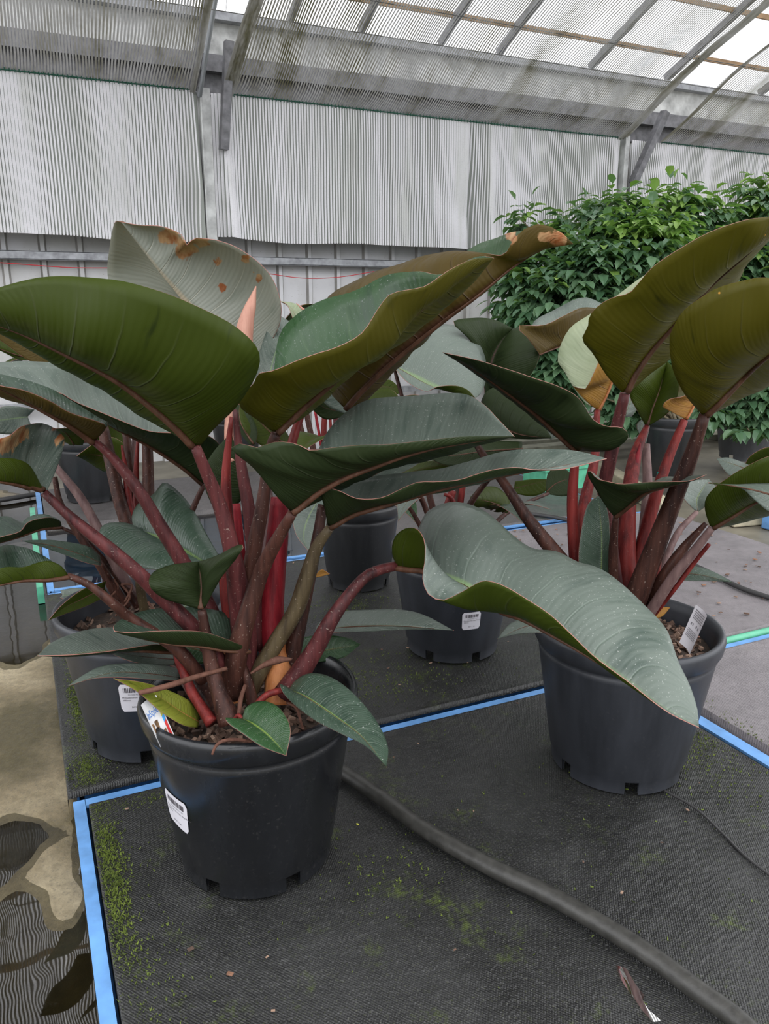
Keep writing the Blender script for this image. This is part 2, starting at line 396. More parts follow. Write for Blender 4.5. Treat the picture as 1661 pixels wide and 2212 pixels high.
M['siderib'] = plain('siding_rib_dark', (.30, .29, .27), .6, nscale=12, namp=.25)  # darker grey for the sloping sides of the ribs
M['steel'] = plain('galvanised_steel', (.34, .35, .37), .5, metal=.35, nscale=25, namp=.3)
M['steeld'] = plain('galvanised_steel_dark', (.17, .17, .18), .55, metal=.3, nscale=25, namp=.35)
M['white_metal'] = plain('stained_white_beam', (.58, .59, .58), .6, nscale=12, namp=.35)
M['pipe'] = plain('aluminium_pipe', (.5, .53, .56), .35, metal=.6)
M['timber'] = plain('purlin_timber', (.30, .19, .10), .7, nscale=15)
M['cordg'] = plain('green_cord', (.01, .09, .055), .6)
M['cordr'] = plain('red_cord', (.55, .03, .04), .5)
M['wire'] = plain('thin_dark_wire', (.12, .12, .11), .4, metal=.5)
M['rubber'] = plain('black_rubber_hose', (.038, .037, .033), .42, nscale=60, namp=.35, bumpd=.002)
M['polyp'] = plain('black_poly_pipe', (.035, .034, .034), .45)
M['teal'] = plain('teal_stake', (.0, .16, .13), .35)
M['paper'] = plain('label_paper', (.72, .70, .74), .45)
M['ink'] = plain('label_ink', (.07, .06, .07), .6)
M['inkg'] = plain('label_ink_grey', (.25, .24, .26), .6)
M['tblue'] = plain('tag_blue', (.05, .22, .62), .4)
M['tcyan'] = plain('tag_sky_blue', (.04, .38, .85), .4)
M['tred'] = plain('tag_red', (.62, .03, .03), .4)
M['tgreen'] = plain('tag_green', (.06, .20, .03), .4)
M['tyel'] = plain('tag_yellow', (.5, .5, .06), .4)
M['tbrown'] = plain('tag_brown', (.20, .11, .05), .4, nscale=150, namp=.7)
M['dead'] = plain('dry_leaf', (.22, .11, .065), .7, nscale=50, namp=.4)
M['slat'] = plain('mossy_timber', (.20, .20, .15), .7, nscale=14, namp=.4)
M['darkfloor'] = plain('wet_dark_floor', (.05, .048, .042), .22, nscale=5, namp=.4)
def sheet():
    m_ = bpy.data.materials.new('roof_polycarbonate'); m_.use_nodes = True; t = m_.node_tree; t.nodes.clear()
    o_ = t.nodes.new('ShaderNodeOutputMaterial'); a = t.nodes.new('ShaderNodeBsdfTransparent'); a.inputs[0].default_value = (.66, .66, .67, 1)
    b = t.nodes.new('ShaderNodeBsdfTranslucent'); b.inputs[0].default_value = (.7, .7, .7, 1)
    mx = t.nodes.new('ShaderNodeMixShader'); mx.inputs[0].default_value = .3
    t.links.new(a.outputs[0], mx.inputs[1]); t.links.new(b.outputs[0], mx.inputs[2]); t.links.new(mx.outputs[0], o_.inputs[0]); return m_
M['sheet'] = sheet()
def bushmat(name, c1, c2, rough):
    m_, t, b = newmat(name); gi = t.nodes.new('ShaderNodeNewGeometry')
    t.links.new(ramp(t, gi.outputs['Random Per Island'], [(0, c1), (1, c2)]), b.inputs['Base Color']); b.inputs['Roughness'].default_value = rough
    tr = t.nodes.new('ShaderNodeBsdfTranslucent'); tr.inputs[0].default_value = (.2, .42, .06, 1)
    mx = t.nodes.new('ShaderNodeMixShader'); mx.inputs[0].default_value = .25
    o_ = t.nodes['Material Output']; t.links.new(b.outputs[0], mx.inputs[1]); t.links.new(tr.outputs[0], mx.inputs[2]); t.links.new(mx.outputs[0], o_.inputs[0]); return m_
M['bush'] = bushmat('bush_leaflet', (.07, .15, .085), (.17, .28, .16), .24)
M['bushy'] = bushmat('bush_leaflet_young', (.18, .32, .07), (.30, .46, .11), .3)
M['bark'] = plain('bush_stem', (.16, .13, .08), .7)

# ------------------------------------------------------------------ greenhouse shell
ZF = -0.055                                   # concrete path level; tray tops are at z = 0
YW, YC, ZC = 4.80, 4.60, 1.972
# floor: left path is a finely uneven slab, the rest is coarse
def path_h(x, y):
    h = mnoise.fractal(Vector((x * 3.1, y * 2.1, 3.7)), .9, 2.0, 4) * .006
    h += mnoise.noise(Vector((x * 9, y * 9, 1.1))) * .0012
    lift = 0.0075 * math.exp(-((y - 1.78) / .36) ** 2)          # the bare dry stretch
    return ZF + h + lift - .002
xs = np.linspace(-1.4, 0.02, 110); ys = np.linspace(.35, 4.9, 330)
V = [(x, y, path_h(x, y)) for y in ys for x in xs]; nx = len(xs)
Fc = [(j * nx + i, j * nx + i + 1, (j + 1) * nx + i + 1, (j + 1) * nx + i) for j in range(len(ys) - 1) for i in range(nx - 1)]
floor = mesh('floor', V, Fc, M['conc']); tag(floor, kind='structure')
mb = MB(); mb.box((3.99, 1.5, ZF - .05), (7.98, 7.0, .1)); mb.box((-2.9, 1.5, ZF - .056), (3.0, 7.0, .1)); mb.box((-.69, -.85, ZF - .056), (1.42, 2.4, .1))
mb.box((1.0, -5.5, ZF - .056), (14, 7, .1))
tag(mb.build('floor', M['fconc']), kind='structure')
mb = MB(); wy = np.linspace(.36, 4.88, 3)
mesh('puddle', [(-1.39, .36, ZF + .0008), (.012, .36, ZF + .0008), (.012, 4.78, ZF + .0008), (-1.39, 4.78, ZF + .0008)], [(0, 1, 2, 3)], M['water'], smooth=False)
tag(bpy.data.objects['puddle'], 'shallow rain puddle with dry islands on the concrete path at left', 'puddle')

# siding: trapezoid ribs in pairs
V = []; x = -3.0; prof = []
while x < 8.0:
    prof += [(x, 0), (x + .118, 0), (x + .128, -.022), (x + .150, -.022), (x + .160, 0)]
    x += .190
n = len(prof)
V = [(px_, YW + dy, ZF) for px_, dy in prof] + [(px_, YW + dy, 2.2) for px_, dy in prof]
Fc = [(i, i + 1, n + i + 1, n + i) for i in range(n - 1)]
mi = [1 if (i % 5) in (1, 3) else 0 for i in range(n - 1)]
tag(mesh('wall_back', V, Fc, [M['side'], M['siderib']], smooth=False, mi=mi), kind='structure')
mb = MB(); mb.box((2.5, YW - .06, 1.098), (11, .07, .004)); mb.box((2.5, YW - .092, 1.118), (11, .006, .042)); mb.box((2.5, YW - .06, 1.138), (11, .07, .004))
mb.box((2.5, YW - .09, .32), (11, .006, .04))
tag(mb.build('trim_1', M['steel']), kind='structure')
mb = MB(); mb.box((2.5, YW - .02, 2.268), (11, .14, .16), mi=0); mb.box((2.5, YW - .05, 2.365), (11, .2, .04), mi=1); mb.box((2.5, YW - .05, 2.145), (11, .1, .085), mi=2); mb.box((2.5, YW - .03, 2.05), (11, .02, .11), mi=2)
tag(mb.build('trim_2', [M['white_metal'], M['steel'], M['steeld']]), kind='structure')

# roof above the screens: clear sheets on rafters and purlins, rising away from the eave
def roofz(y, lift=0): return 2.44 + .42 * (YW - y) + lift
mb = MB()
for k, x in enumerate(np.arange(-3.2, 8.0, 1.02)):
    mb2 = MB(); y0, y1 = YW + .1, .5
    mb2.add([(x, y0, roofz(y0, .06)), (x + 1.0, y0, roofz(y0, .06)), (x + 1.0, y1, roofz(y1, .06)), (x, y1, roofz(y1, .06)),
             (x, y0, roofz(y0, .065)), (x + 1.0, y0, roofz(y0, .065)), (x + 1.0, y1, roofz(y1, .065)), (x, y1, roofz(y1, .065))], [(3, 2, 1, 0)])
    o = mb2.build('ceiling', M['sheet']); tag(o, kind='structure')
tn = 3
for y in (4.62, 4.23, 3.75, 3.1, 2.4, 1.6, .8):
    mb = MB(); mb.box((2.5, y, roofz(y, .03)), (11, .016, .03)); tag(mb.build('trim_%d' % tn, M['timber']), kind='structure'); tn += 1
for x in (-.6, .45, 1.62, 2.06, 2.60, 3.03, 3.77, 4.45, 5.4):
    mb = MB(); mb.beam((x, YW, roofz(YW, .0)), (x, .6, roofz(.6, .0)), .032, .045); tag(mb.build('trim_%d' % tn, M['steeld']), kind='structure'); tn += 1

# posts with knee brace and rafter pipe
PX_ = [-1.84, 1.06, 3.965, 6.87]
for k, (x, lab) in enumerate(zip(PX_, ['galvanised steel wall post out at the left end of the wall', 'galvanised steel wall post behind the large left plant, with pipe and brace',
                                 'galvanised steel wall post above the leafy shrub, with slanting brace', 'galvanised steel wall post at the far right end of the wall'])):
    if k in (0, 3): continue
    t = empty('steel_post', (x, YC - .06, ZF), label=lab, cat='post', group='wall posts')
    mb = MB(); mb.box((x, YC + .02, (ZF + 1.99) / 2), (.055, .045, 1.99 - ZF)); mb.box((x - .03, YC - .005, (ZF + 1.99) / 2), (.006, .05, 1.99 - ZF)); mb.build('post_column', M['white_metal'], t)
    mb = MB(); mb.beam((x + (.075 if k == 1 else .03), YC - .06, 1.68), (x + (.12 if k == 1 else .23), YC - .10, 2.2 if k == 1 else 2.14), .045, .055, up=(0, 1, 0)); mb.build('brace', M['steeld'], t)
    if k == 1:
        mb = MB(); q0 = WY(416, 190, 4.60); q1 = WY(447, 0, 4.30); mb.beam(q0, q0 + (q1 - q0) * 9, .034, .05); mb.build('rafter', M['steeld'], t)
    if k == 1:
        mb = MB(); q0 = WY(431, 208, 4.53); q1 = WY(447, 106, 4.37); q2 = WY(465, 0, 4.20); mb.tube([q0, q1, q2, q2 + (q2 - q1) * 4, q2 + (q2 - q1) * 15], .0125, 10); mb.build('pipe', M['pipe'], t, smooth=True)

# shade screens: sagging strips; wires; curtains
PROF = [(YC, ZC), (4.52, 2.005), (4.34, 2.095), (4.12, 2.212), (3.93, 2.300), (3.47, 2.462), (2.9, 2.70), (2.2, 2.98), (1.4, 3.30), (1.2, 3.38), (1.1, 3.42)]
SP = np.vstack([spline([(a, b, 0) for a, b in PROF[:9]], 30)[:, :2], spline([(a, b, 0) for a, b in PROF[8:]], 4)[1:, :2]])
def screen(x0, x1, left_gather, right_gather, label, wob, hw=.03):
    pitch = .0148; n_ = int((x1 - x0) / pitch); Vv = []; Ff = []
    for i in range(n_):
        u = i / (n_ - 1); xb = x0 + (x1 - x0) * u; base = len(Vv)
        for j, (y, z) in enumerate(SP):
            s = min(1, j / 33)
            # edges draw together where the cloth hangs free of the clips
            g = (s ** .5) if s > 0 else 0
            x = xb + left_gather * g * (1 - u) ** 6 - right_gather * g * u ** 6
            x += .012 * math.sin(xb * 9 + wob + s * 5) * math.sin(min(1, s * 4) * math.pi) + .018 * mnoise.noise(Vector((xb * 2.3, y * 2.2, wob)))
            x += .010 * math.sin(23 * xb + 6 * s + wob) * s * (1 - s)
            sag = -.020 * abs(math.sin(math.pi * ((4.12 - y) / .62))) if y < 4.12 else -.03 * math.sin(math.pi * (YC - y) / .48)
            zz = z + sag * (.7 + .6 * mnoise.noise(Vector((xb * 1.5, y * .6, wob + 4)))) + .008 * math.sin(xb * 17 + wob)* (1 if j else 0) + (.010 * mnoise.noise(Vector((xb * 7, y * 1.2, wob))) if j else 0)
            wd = .0044
            Vv += [(x - wd, y, zz), (x + wd, y, zz + .0012)]
        for j in range(len(SP) - 1):
            a = base + 2 * j; Ff.append((a, a + 1, a + 3, a + 2))
    t = empty('shade_screen', (x0, YC, ZC), label=label, cat='shade screen', group='striped shade screens under the roof')
    o = mesh('screen_strips', Vv, Ff, M['strip'], t); tag(o, kind='stuff')
    # folded hem along each side
    for xx, g_, sgn in ((x0, left_gather, 1), (x1, -right_gather, -1)):
        Vh = []; 
        for off in range(5):
            for j, (y, z) in enumerate(SP):
                s = min(1, j / 33); Vh.append((xx + g_ * s ** .5 + sgn * (off * hw * .25 - .01) + .018 * mnoise.noise(Vector((xx * 2.3, y * 2.2, wob))), y, z + .006 * (off % 2) - .012 + .008 * math.sin(xx * 17 + wob)))
        k = len(SP); Fh = [(o_ * k + j, o_ * k + j + 1, (o_ + 1) * k + j + 1, (o_ + 1) * k + j) for o_ in range(4) for j in range(k - 1)]
        mesh('hem', Vh, Fh, M['strip'], t)
    mb = MB(); mb.tube([(x0 + 0.02, YC - .004, ZC), ((x0 + x1) / 2, YC - .004, ZC - .004), (x1 - .02, YC - .004, ZC)], .0035, 6)
    mb.build('edge_cord', M['cordg'], t, smooth=True)
    mb = MB()
    for i in range(int((x1 - x0) / .022)):
        x = x0 + .01 + i * .022
        mb.tube([(x, YC - .012, ZC + .006), (x + .004, YC - .008, ZC - .012)], .0022, 4)
    tag(mb.build('lacing', M['cordg'], t), kind='stuff')
screen(-1.75, 1.00, .0, .05, 'striped shade screen over the left corner, left of the pipe', .3)
screen(1.16, 3.93, .02, .02, 'widest striped shade screen, overhead between the two wall posts', 2.1, .07)
screen(4.26, 6.85, -.02, .0, 'striped shade screen at top right, beyond the bright gap', 4.4)

def curtain(x0, x1, label, wob, hem):
    pitch = .0165; n_ = int((x1 - x0) / pitch); Vv = []; Ff = []; K = 16
    def yoff(x, z):
        a = (ZC - z) / .75
        f = .010 * math.sin(x * 11 + wob) + .016 * mnoise.noise(Vector((x * 3.4, z * .6, wob))) + .006 * math.sin(x * 31 + wob * 2)
        f += .012 * mnoise.noise(Vector((x * 5 + z * 3, z * 4, wob + 9)))
        for cx, w_, am in hem[1]: f += am * math.exp(-((x - cx - .03 * a) / w_) ** 2)
        return f * (.25 + .75 * min(1, a * 1.5))
    def zb(x): return hem[0] + .012 * math.sin(x * 5.2 + wob) + .018 * mnoise.noise(Vector((x * 1.9, 0, wob)))
    for i in range(n_):
        xb = x0 + i * pitch; base = len(Vv)
        for j in range(K):
            s = j / (K - 1); z = ZC - .004 - s * (ZC - zb(xb)); x = xb + .006 * mnoise.noise(Vector((xb * 2, z * 2, wob)))
            yy = YC + yoff(xb, z); wd = .0059 + .0016 * max(-1, min(1, 3 * mnoise.noise(Vector((xb * 4.2, wob, 0)))))
            Vv += [(x - wd, yy, z), (x + wd, yy + .0008, z)]
        for j in range(K - 1):
            a = base + 2 * j; Ff.append((a, a + 2, a + 3, a + 1))
    t = empty('wall_curtain', (x0, YC, zb(x0)), label=label, cat='curtain', group='pale striped curtains hung on the back wall')
    tag(mesh('curtain_strips', Vv, Ff, M['curt'], t), kind='stuff')
    Vb = []; nb = int((x1 - x0) / .03)
    for i in range(nb + 1):
        xb = x0 + (x1 - x0) * i / nb
        for j in range(K):
            s = j / (K - 1); z = ZC - .006 - s * (ZC - zb(xb) - .008); Vb.append((xb, YC + .012 + yoff(xb, z), z))
    Fb = [(i * K + j, i * K + j + 1, (i + 1) * K + j + 1, (i + 1) * K + j) for i in range(nb) for j in range(K - 1)]
    mesh('net_backing', Vb, Fb, M['curtb'], t)
curtain(-1.78, 1.02, 'pale striped wall curtain at the left, its wavy hem above the siding', .8, (1.215, [(.98, .03, -.05), (.88, .05, .05)]))
curtain(1.10, 3.93, 'wide pale striped wall curtain between the two posts, creased and folded', 2.7, (1.222, [(1.14, .03, -.05), (2.72, .02, .04), (2.85, .03, -.03), (3.85, .04, -.035)]))
curtain(4.02, 6.86, 'pale striped wall curtain at the right, behind the leafy shrubs', 5.2, (1.19, [(5.3, .04, .03)]))

def cord(name, pts, r, mt, label, cat, n=40, group=None, nn=6):
    mb = MB(); mb.tube(spline(pts, n), r, nn); return mb.build(name, mt, None, smooth=True, label=label, cat=cat, group=group)
cord('support_wire', [(-1.9, 4.12, 2.205), (1.06, 4.12, 2.212), (3.96, 4.12, 2.205), (6.8, 4.12, 2.21)], .0022, M['wire'], 'thin support wire under the screens, the lower one nearer the wall', 'wire')
cord('support_wire', [(-1.9, 3.93, 2.29), (1.06, 3.93, 2.297), (3.96, 3.93, 2.29), (6.8, 3.93, 2.295)], .0024, M['wire'], 'thin support wire under the screens, the higher one with twisted clips', 'wire')
cord('red_cord', [(-.8, 4.70, 1.085), (-.1, 4.70, 1.078), (.3, 4.70, 1.058), (.55, 4.70, 1.060)], .0025, M['cordr'], 'thin red cord sagging below the wall rail at left', 'cord')
cord('red_cord', [(1.40, 4.70, 1.045), (1.62, 4.70, 1.022), (1.85, 4.70, 1.03), (2.1, 4.70, 1.068)], .0025, M['cordr'], 'thin red cord sagging below the wall rail, right of the back leaf', 'cord')
# pulley hanging in the gap
pp = P(486, 36, 4.25); t = empty('pulley_clip', pp, label='small white plastic pulley clip hanging in the bright gap by the pipe', cat='clip')
mb = MB(); mb.box(pp + (0, 0, .004), (.035, .014, .030)); mb.box(pp + (-.013, 0, -.025), (.006, .012, .035)); mb.box(pp + (.013, 0, -.025), (.006, .012, .035)); mb.build('clip_body', M['white'], t)
mb = MB(); mb.tube([pp + (0, -.01, .006), pp + (0, .01, .006)], .006, 10); mb.build('wheel', M['steeld'], t)
cord('hanging_string', [pp + (.03, -.05, .35), pp + (.003, 0, .01), P(470, 110, 4.3), P(462, 128, 4.32)], .0014, M['wire'], 'thin string running from the pulley down to the brace', 'string', 16)

# ------------------------------------------------------------------ grow trays
def tray(x0, x1, y0, y1, label, mat, rim='blue', lift=0.0, water_y=None, mossy=(), wob=0.0, cover='', fl=.020, step=0.0):
    t = empty('grow_tray', (x0, y0, ZF), label=label, cat='tray', group='floor trays under the pots')
    z1 = lift - .006
    mb = MB()
    def wall(a, b):                          # outer wall + flange, one side
        a = np.array(a); b = np.array(b); c = (a + b) / 2; L = np.linalg.norm(b - a)
        ax = 0 if abs(b[0] - a[0]) > abs(b[1] - a[1]) else 1
        d = [.004, .004]; d[ax] = L
        mb.box((c[0], c[1], (z1 + ZF) / 2 + .001), (d[0], d[1], z1 - ZF - .002), mi=1)
        d = [fl, fl]; d[ax] = L
        mb.box((c[0], c[1], z1 - .002), (d[0], d[1], .006), mi=0)
    i = fl / 2 + .002
    wall((x0 + i, y0 + .002), (x0 + i, y1 - .002)); wall((x1 - i, y0 + .002), (x1 - i, y1 - .002)); wall((x0 + fl + .003, y0 + i), (x1 - fl - .003, y0 + i)); wall((x0 + fl + .003, y1 - i), (x1 - fl - .003, y1 - i))
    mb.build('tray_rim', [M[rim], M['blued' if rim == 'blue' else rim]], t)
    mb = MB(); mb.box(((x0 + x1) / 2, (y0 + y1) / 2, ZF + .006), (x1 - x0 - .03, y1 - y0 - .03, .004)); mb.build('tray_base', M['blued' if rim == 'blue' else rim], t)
    # the mat: slightly creased cloth with a turned edge
    a0 = x0 - .006 if 'W' in cover else x0 + .006 + fl + step; a1 = x1 + .005 if 'E' in cover else x1 - .026
    b0 = y0 - .005 if 'S' in cover else y0 + .028; b1 = y1 + .003 if 'N' in cover else y1 - .028
    if water_y: b0 = water_y
    nx_, ny_ = int((a1 - a0) / .012), int((b1 - b0) / .012); Vm = []
    XA = np.r_[a0, a0 + .0015, np.linspace(a0 + .006, a1 - .006, nx_ - 3), a1 - .0015, a1]; YA = np.r_[b0, b0 + .0015, np.linspace(b0 + .006, b1 - .006, ny_ - 3), b1 - .0015, b1]
    for j in range(ny_ + 1):
        for i_ in range(nx_ + 1):
            x = XA[i_]; y = YA[j]
            e_ = min(i_, nx_ - i_, j, ny_ - j)
            z = lift + .0025 * mnoise.noise(Vector((x * 5, y * 5, wob))) + .0016 * mnoise.noise(Vector((x * 17, y * 17, wob))) + .003 * max(0, mnoise.noise(Vector((x * 2.2 + y * 3, y * 1.1 - x, wob + 5)))) ** 1
            if e_ == 0: z = lift - (.012 if j == 0 and 'S' in cover else .042 if (i_ == 0 and 'W' in cover) or (i_ == nx_ and 'E' in cover) or (j == 0 and 'S' in cover) else .03)
            elif e_ == 1: z = lift + .001
            Vm.append((x, y, z))
    Fm = [(j * (nx_ + 1) + i_, j * (nx_ + 1) + i_ + 1, (j + 1) * (nx_ + 1) + i_ + 1, (j + 1) * (nx_ + 1) + i_) for j in range(ny_) for i_ in range(nx_)]
    mesh('weed_mat', Vm, Fm, M[mat], t)
    if water_y:
        z = ZF + .036; mesh('tray_water', [(x0 + .022, y0 + .025, z), (x1 - .022, y0 + .025, z), (x1 - .022, water_y - .004, z), (x0 + .022, water_y - .004, z)], [(0, 1, 2, 3)], M['water'], t, smooth=False)
    if mossy:
        Vv = []; Ff = []
        for (mx, my, sx, sy, cnt) in mossy:
            for _ in range(cnt):
                x = mx + rnd.gauss(0, sx); y = my + rnd.gauss(0, sy)
                if not (a0 + .002 < x < a1 - .01 and b0 + .01 < y < b1 - .01): continue
                for q in range(3):
                    an = rnd.uniform(0, 6.28); h = rnd.uniform(.0015, .005); wd = rnd.uniform(.0005, .0014); k = len(Vv)
                    dx, dy = math.cos(an) * wd, math.sin(an) * wd; tx, ty = rnd.gauss(0, .002), rnd.gauss(0, .002)
                    Vv += [(x - dx, y - dy, lift), (x + dx, y + dy, lift), (x + tx, y + ty, lift + h)]; Ff.append((k, k + 1, k + 2))
        tag(mesh('moss', Vv, Ff, M['moss'], t, smooth=False), kind='stuff')
    return t
tray(0.0, 1.215, .17, 1.345, 'nearest floor tray under the glossy black pot, bright blue rim at left', 'mat', wob=1.0, cover='ES',
     mossy=((.045, 1.12, .012, .12, 1500), (.06, 1.29, .05, .015, 500), (.07, .8, .03, .15, 260), (.42, .93, .06, .05, 130), (.62, .95, .3, .25, 160), (1.12, .95, .05, .1, 300), (1.17, 1.05, .03, .05, 400)))
tray(0.0, 1.215, 1.370, 2.50, 'second floor tray, dark damp mat under three pots, moss along its left edge', 'mat', wob=3.0, cover='WES',
     mossy=((.035, 1.6, .010, .2, 1500), (.035, 1.42, .02, .05, 700), (.62, 1.6, .1, .05, 500), (.75, 2.0, .15, .08, 450), (.68, 1.48, .12, .04, 350)))
tray(0.0, 1.215, 2.517, 4.0, 'water filled floor tray behind at left, blue and green rim', 'matmid', wob=5.0, water_y=3.3, cover='N')
tray(1.235, 2.45, .30, 1.345, 'dusty grey floor tray at the right edge, in front of the green rim', 'matdry', wob=7.0, cover='ES', fl=.030, step=.016, mossy=((1.29, 1.0, .02, .1, 200),))
tray(1.235, 2.45, 1.385, 2.50, 'dusty pale floor tray behind the right plant, crossed by a thin pipe', 'matdry', wob=9.0, cover='ES')
tray(1.235, 2.35, 2.53, 3.65, 'grey floor tray far back in the middle, littered with pale debris', 'matmid', wob=11.0)
cord('green_pipe', [(1.25, 1.366, -.012), (1.8, 1.367, -.012), (2.43, 1.366, -.012)], .0115, M['mint'], 'mint green pipe lying in the gap between the two right-hand trays', 'pipe', 12, nn=10)
mb = MB(); mb.box((-.018, 3.1, ZF + .03), (.02, 1.1, .055)); mb.build('green_board', M['mint'], label='narrow green board along the left side of the water filled tray', cat='board')

# ------------------------------------------------------------------ hoses
def gp(px, py, h): return G(px, py, h)
HZ = .0175
pts = [gp(740, 1668, HZ), gp(830, 1728, HZ), gp(900, 1780, HZ), gp(990, 1835, HZ), gp(1090, 1888, HZ), gp(1180, 1930, HZ), gp(1260, 1975, HZ), gp(1340, 2022, HZ), gp(1420, 2075, HZ), gp(1500, 2135, HZ), gp(1590, 2200, HZ), gp(1680, 2290, HZ)]
pts = [G(640, 1606, HZ)] + pts
cord('garden_hose', pts, .0135, M['rubber'], 'thick black hose running across the nearest tray to the bottom right corner', 'hose', 90, nn=14)
cord('thin_cable', [G(1430, 1705, .005), G(1500, 1745, .005), G(1560, 1800, .005), G(1610, 1850, .005), G(1675, 1900, .005)], .0022, M['polyp'], 'thin black drip line curving right of the grey front pot', 'cable', 30)
cord('poly_pipe', [G(1330, 1155, .012), G(1440, 1195, .012), G(1540, 1240, .012), G(1600, 1270, .012), G(1690, 1300, .012)], .0085, M['polyp'], 'black poly pipe crossing the pale right-hand tray', 'pipe', 30, nn=8)
cord('poly_pipe', [G(1130, 1108, .012), G(1200, 1118, .012), G(1250, 1130, .012), G(1330, 1155, .012)], .0085, M['polyp'], 'black poly pipe beside the short blue rim piece behind the drooping leaf', 'pipe', 30, nn=8)
cord('poly_pipe', [G(-60, 1086, -.035), G(0, 1080, -.035), G(75, 1068, -.035), G(75, 1068, -.035), G(112, 1064, -.035)], .012, M['polyp'], 'black pipe lying on the path far back at the left edge', 'pipe', 30, nn=8)

# ------------------------------------------------------------------ pots, soil, labels
POTP = [(.715, .0), (.72, .085), (.745, .105), (.925, .80), (.935, .835), (.915, .845), (.955, .865), (.985, .90), (1.0, .965), (.985, .995), (.955, 1.0), (.925, .985), (.905, .93), (.89, .84), (.70, .11)]
def pot(parent, c, R, H, mt, name='pot', rot=0.0):
    n_ = 96; V_ = []; F_ = []
    pr = [(r * R, z * H) for r, z in POTP]
    for r, z in pr:
        for j in range(n_):
            a = 2 * math.pi * j / n_ + rot; V_.append((c[0] + r * math.cos(a), c[1] + r * math.sin(a), c[2] + z))
    for i in range(len(pr) - 1):
        for j in range(n_):
            if i == 0 and (j % 16) < 3: continue       # drainage notches in the foot
            F_.append((i * n_ + j, i * n_ + (j + 1) % n_, (i + 1) * n_ + (j + 1) % n_, (i + 1) * n_ + j))
    k = len(V_); V_.append((c[0], c[1], c[2] + .11 * H)); i = len(pr) - 1
    F_ += [(i * n_ + j, i * n_ + (j + 1) % n_, k) for j in range(n_)]
    # inner foot ring so the notches read as cut plastic
    k = len(V_)
    for z in (.0, .10):
        for j in range(n_):
            a = 2 * math.pi * j / n_ + rot; V_.append((c[0] + .69 * R * math.cos(a), c[1] + .69 * R * math.sin(a), c[2] + z * H))
    F_ += [(k + (j + 1) % n_, k + j, k + n_ + j, k + n_ + (j + 1) % n_) for j in range(n_) if not (j % 16) < 3]
    return mesh(name, V_, F_, mt, parent)
def soil(parent, c, R, H, level=.80, chips=260):
    n_ = 48; rings = 10; V_ = [(c[0], c[1], c[2] + H * level + .01)]; F_ = []; RR = R * (.70 + .19 * (level - .11) / .73) + .002
    for i in range(1, rings + 1):
        for j in range(n_):
            a = 2 * math.pi * j / n_; r = RR * i / rings; x, y = r * math.cos(a), r * math.sin(a)
            V_.append((c[0] + x, c[1] + y, c[2] + H * level + .01 * (1 - i / rings) + .006 * mnoise.noise(Vector((x * 30, y * 30, c[0])))))
    F_ += [(0, 1 + j, 1 + (j + 1) % n_) for j in range(n_)]
    F_ += [(1 + (i - 1) * n_ + j, 1 + i * n_ + j, 1 + i * n_ + (j + 1) % n_, 1 + (i - 1) * n_ + (j + 1) % n_) for i in range(1, rings) for j in range(n_)]
    mesh('soil', V_, F_, M['soil'], parent)
    if chips:
        mb = MB()
        for _ in range(chips):
            a = rnd.uniform(0, 6.283); r = RR * math.sqrt(rnd.random()) * .96; s = rnd.uniform(.003, .010)
            R3 = np.array(Matrix.Rotation(rnd.uniform(0, 6.28), 3, Vector((rnd.gauss(0, 1), rnd.gauss(0, 1), rnd.gauss(0, 1))).normalized()))
            mb.box((c[0] + r * math.cos(a), c[1] + r * math.sin(a), c[2] + H * level + .008 * (1 - r / RR) + .004), (s * 1.6, s, s * .5), R=R3, mi=0 if rnd.random() < .8 else 1)
        tag(mb.build('bark_chips', [M['chip'], M['chipl']], parent), kind='stuff')

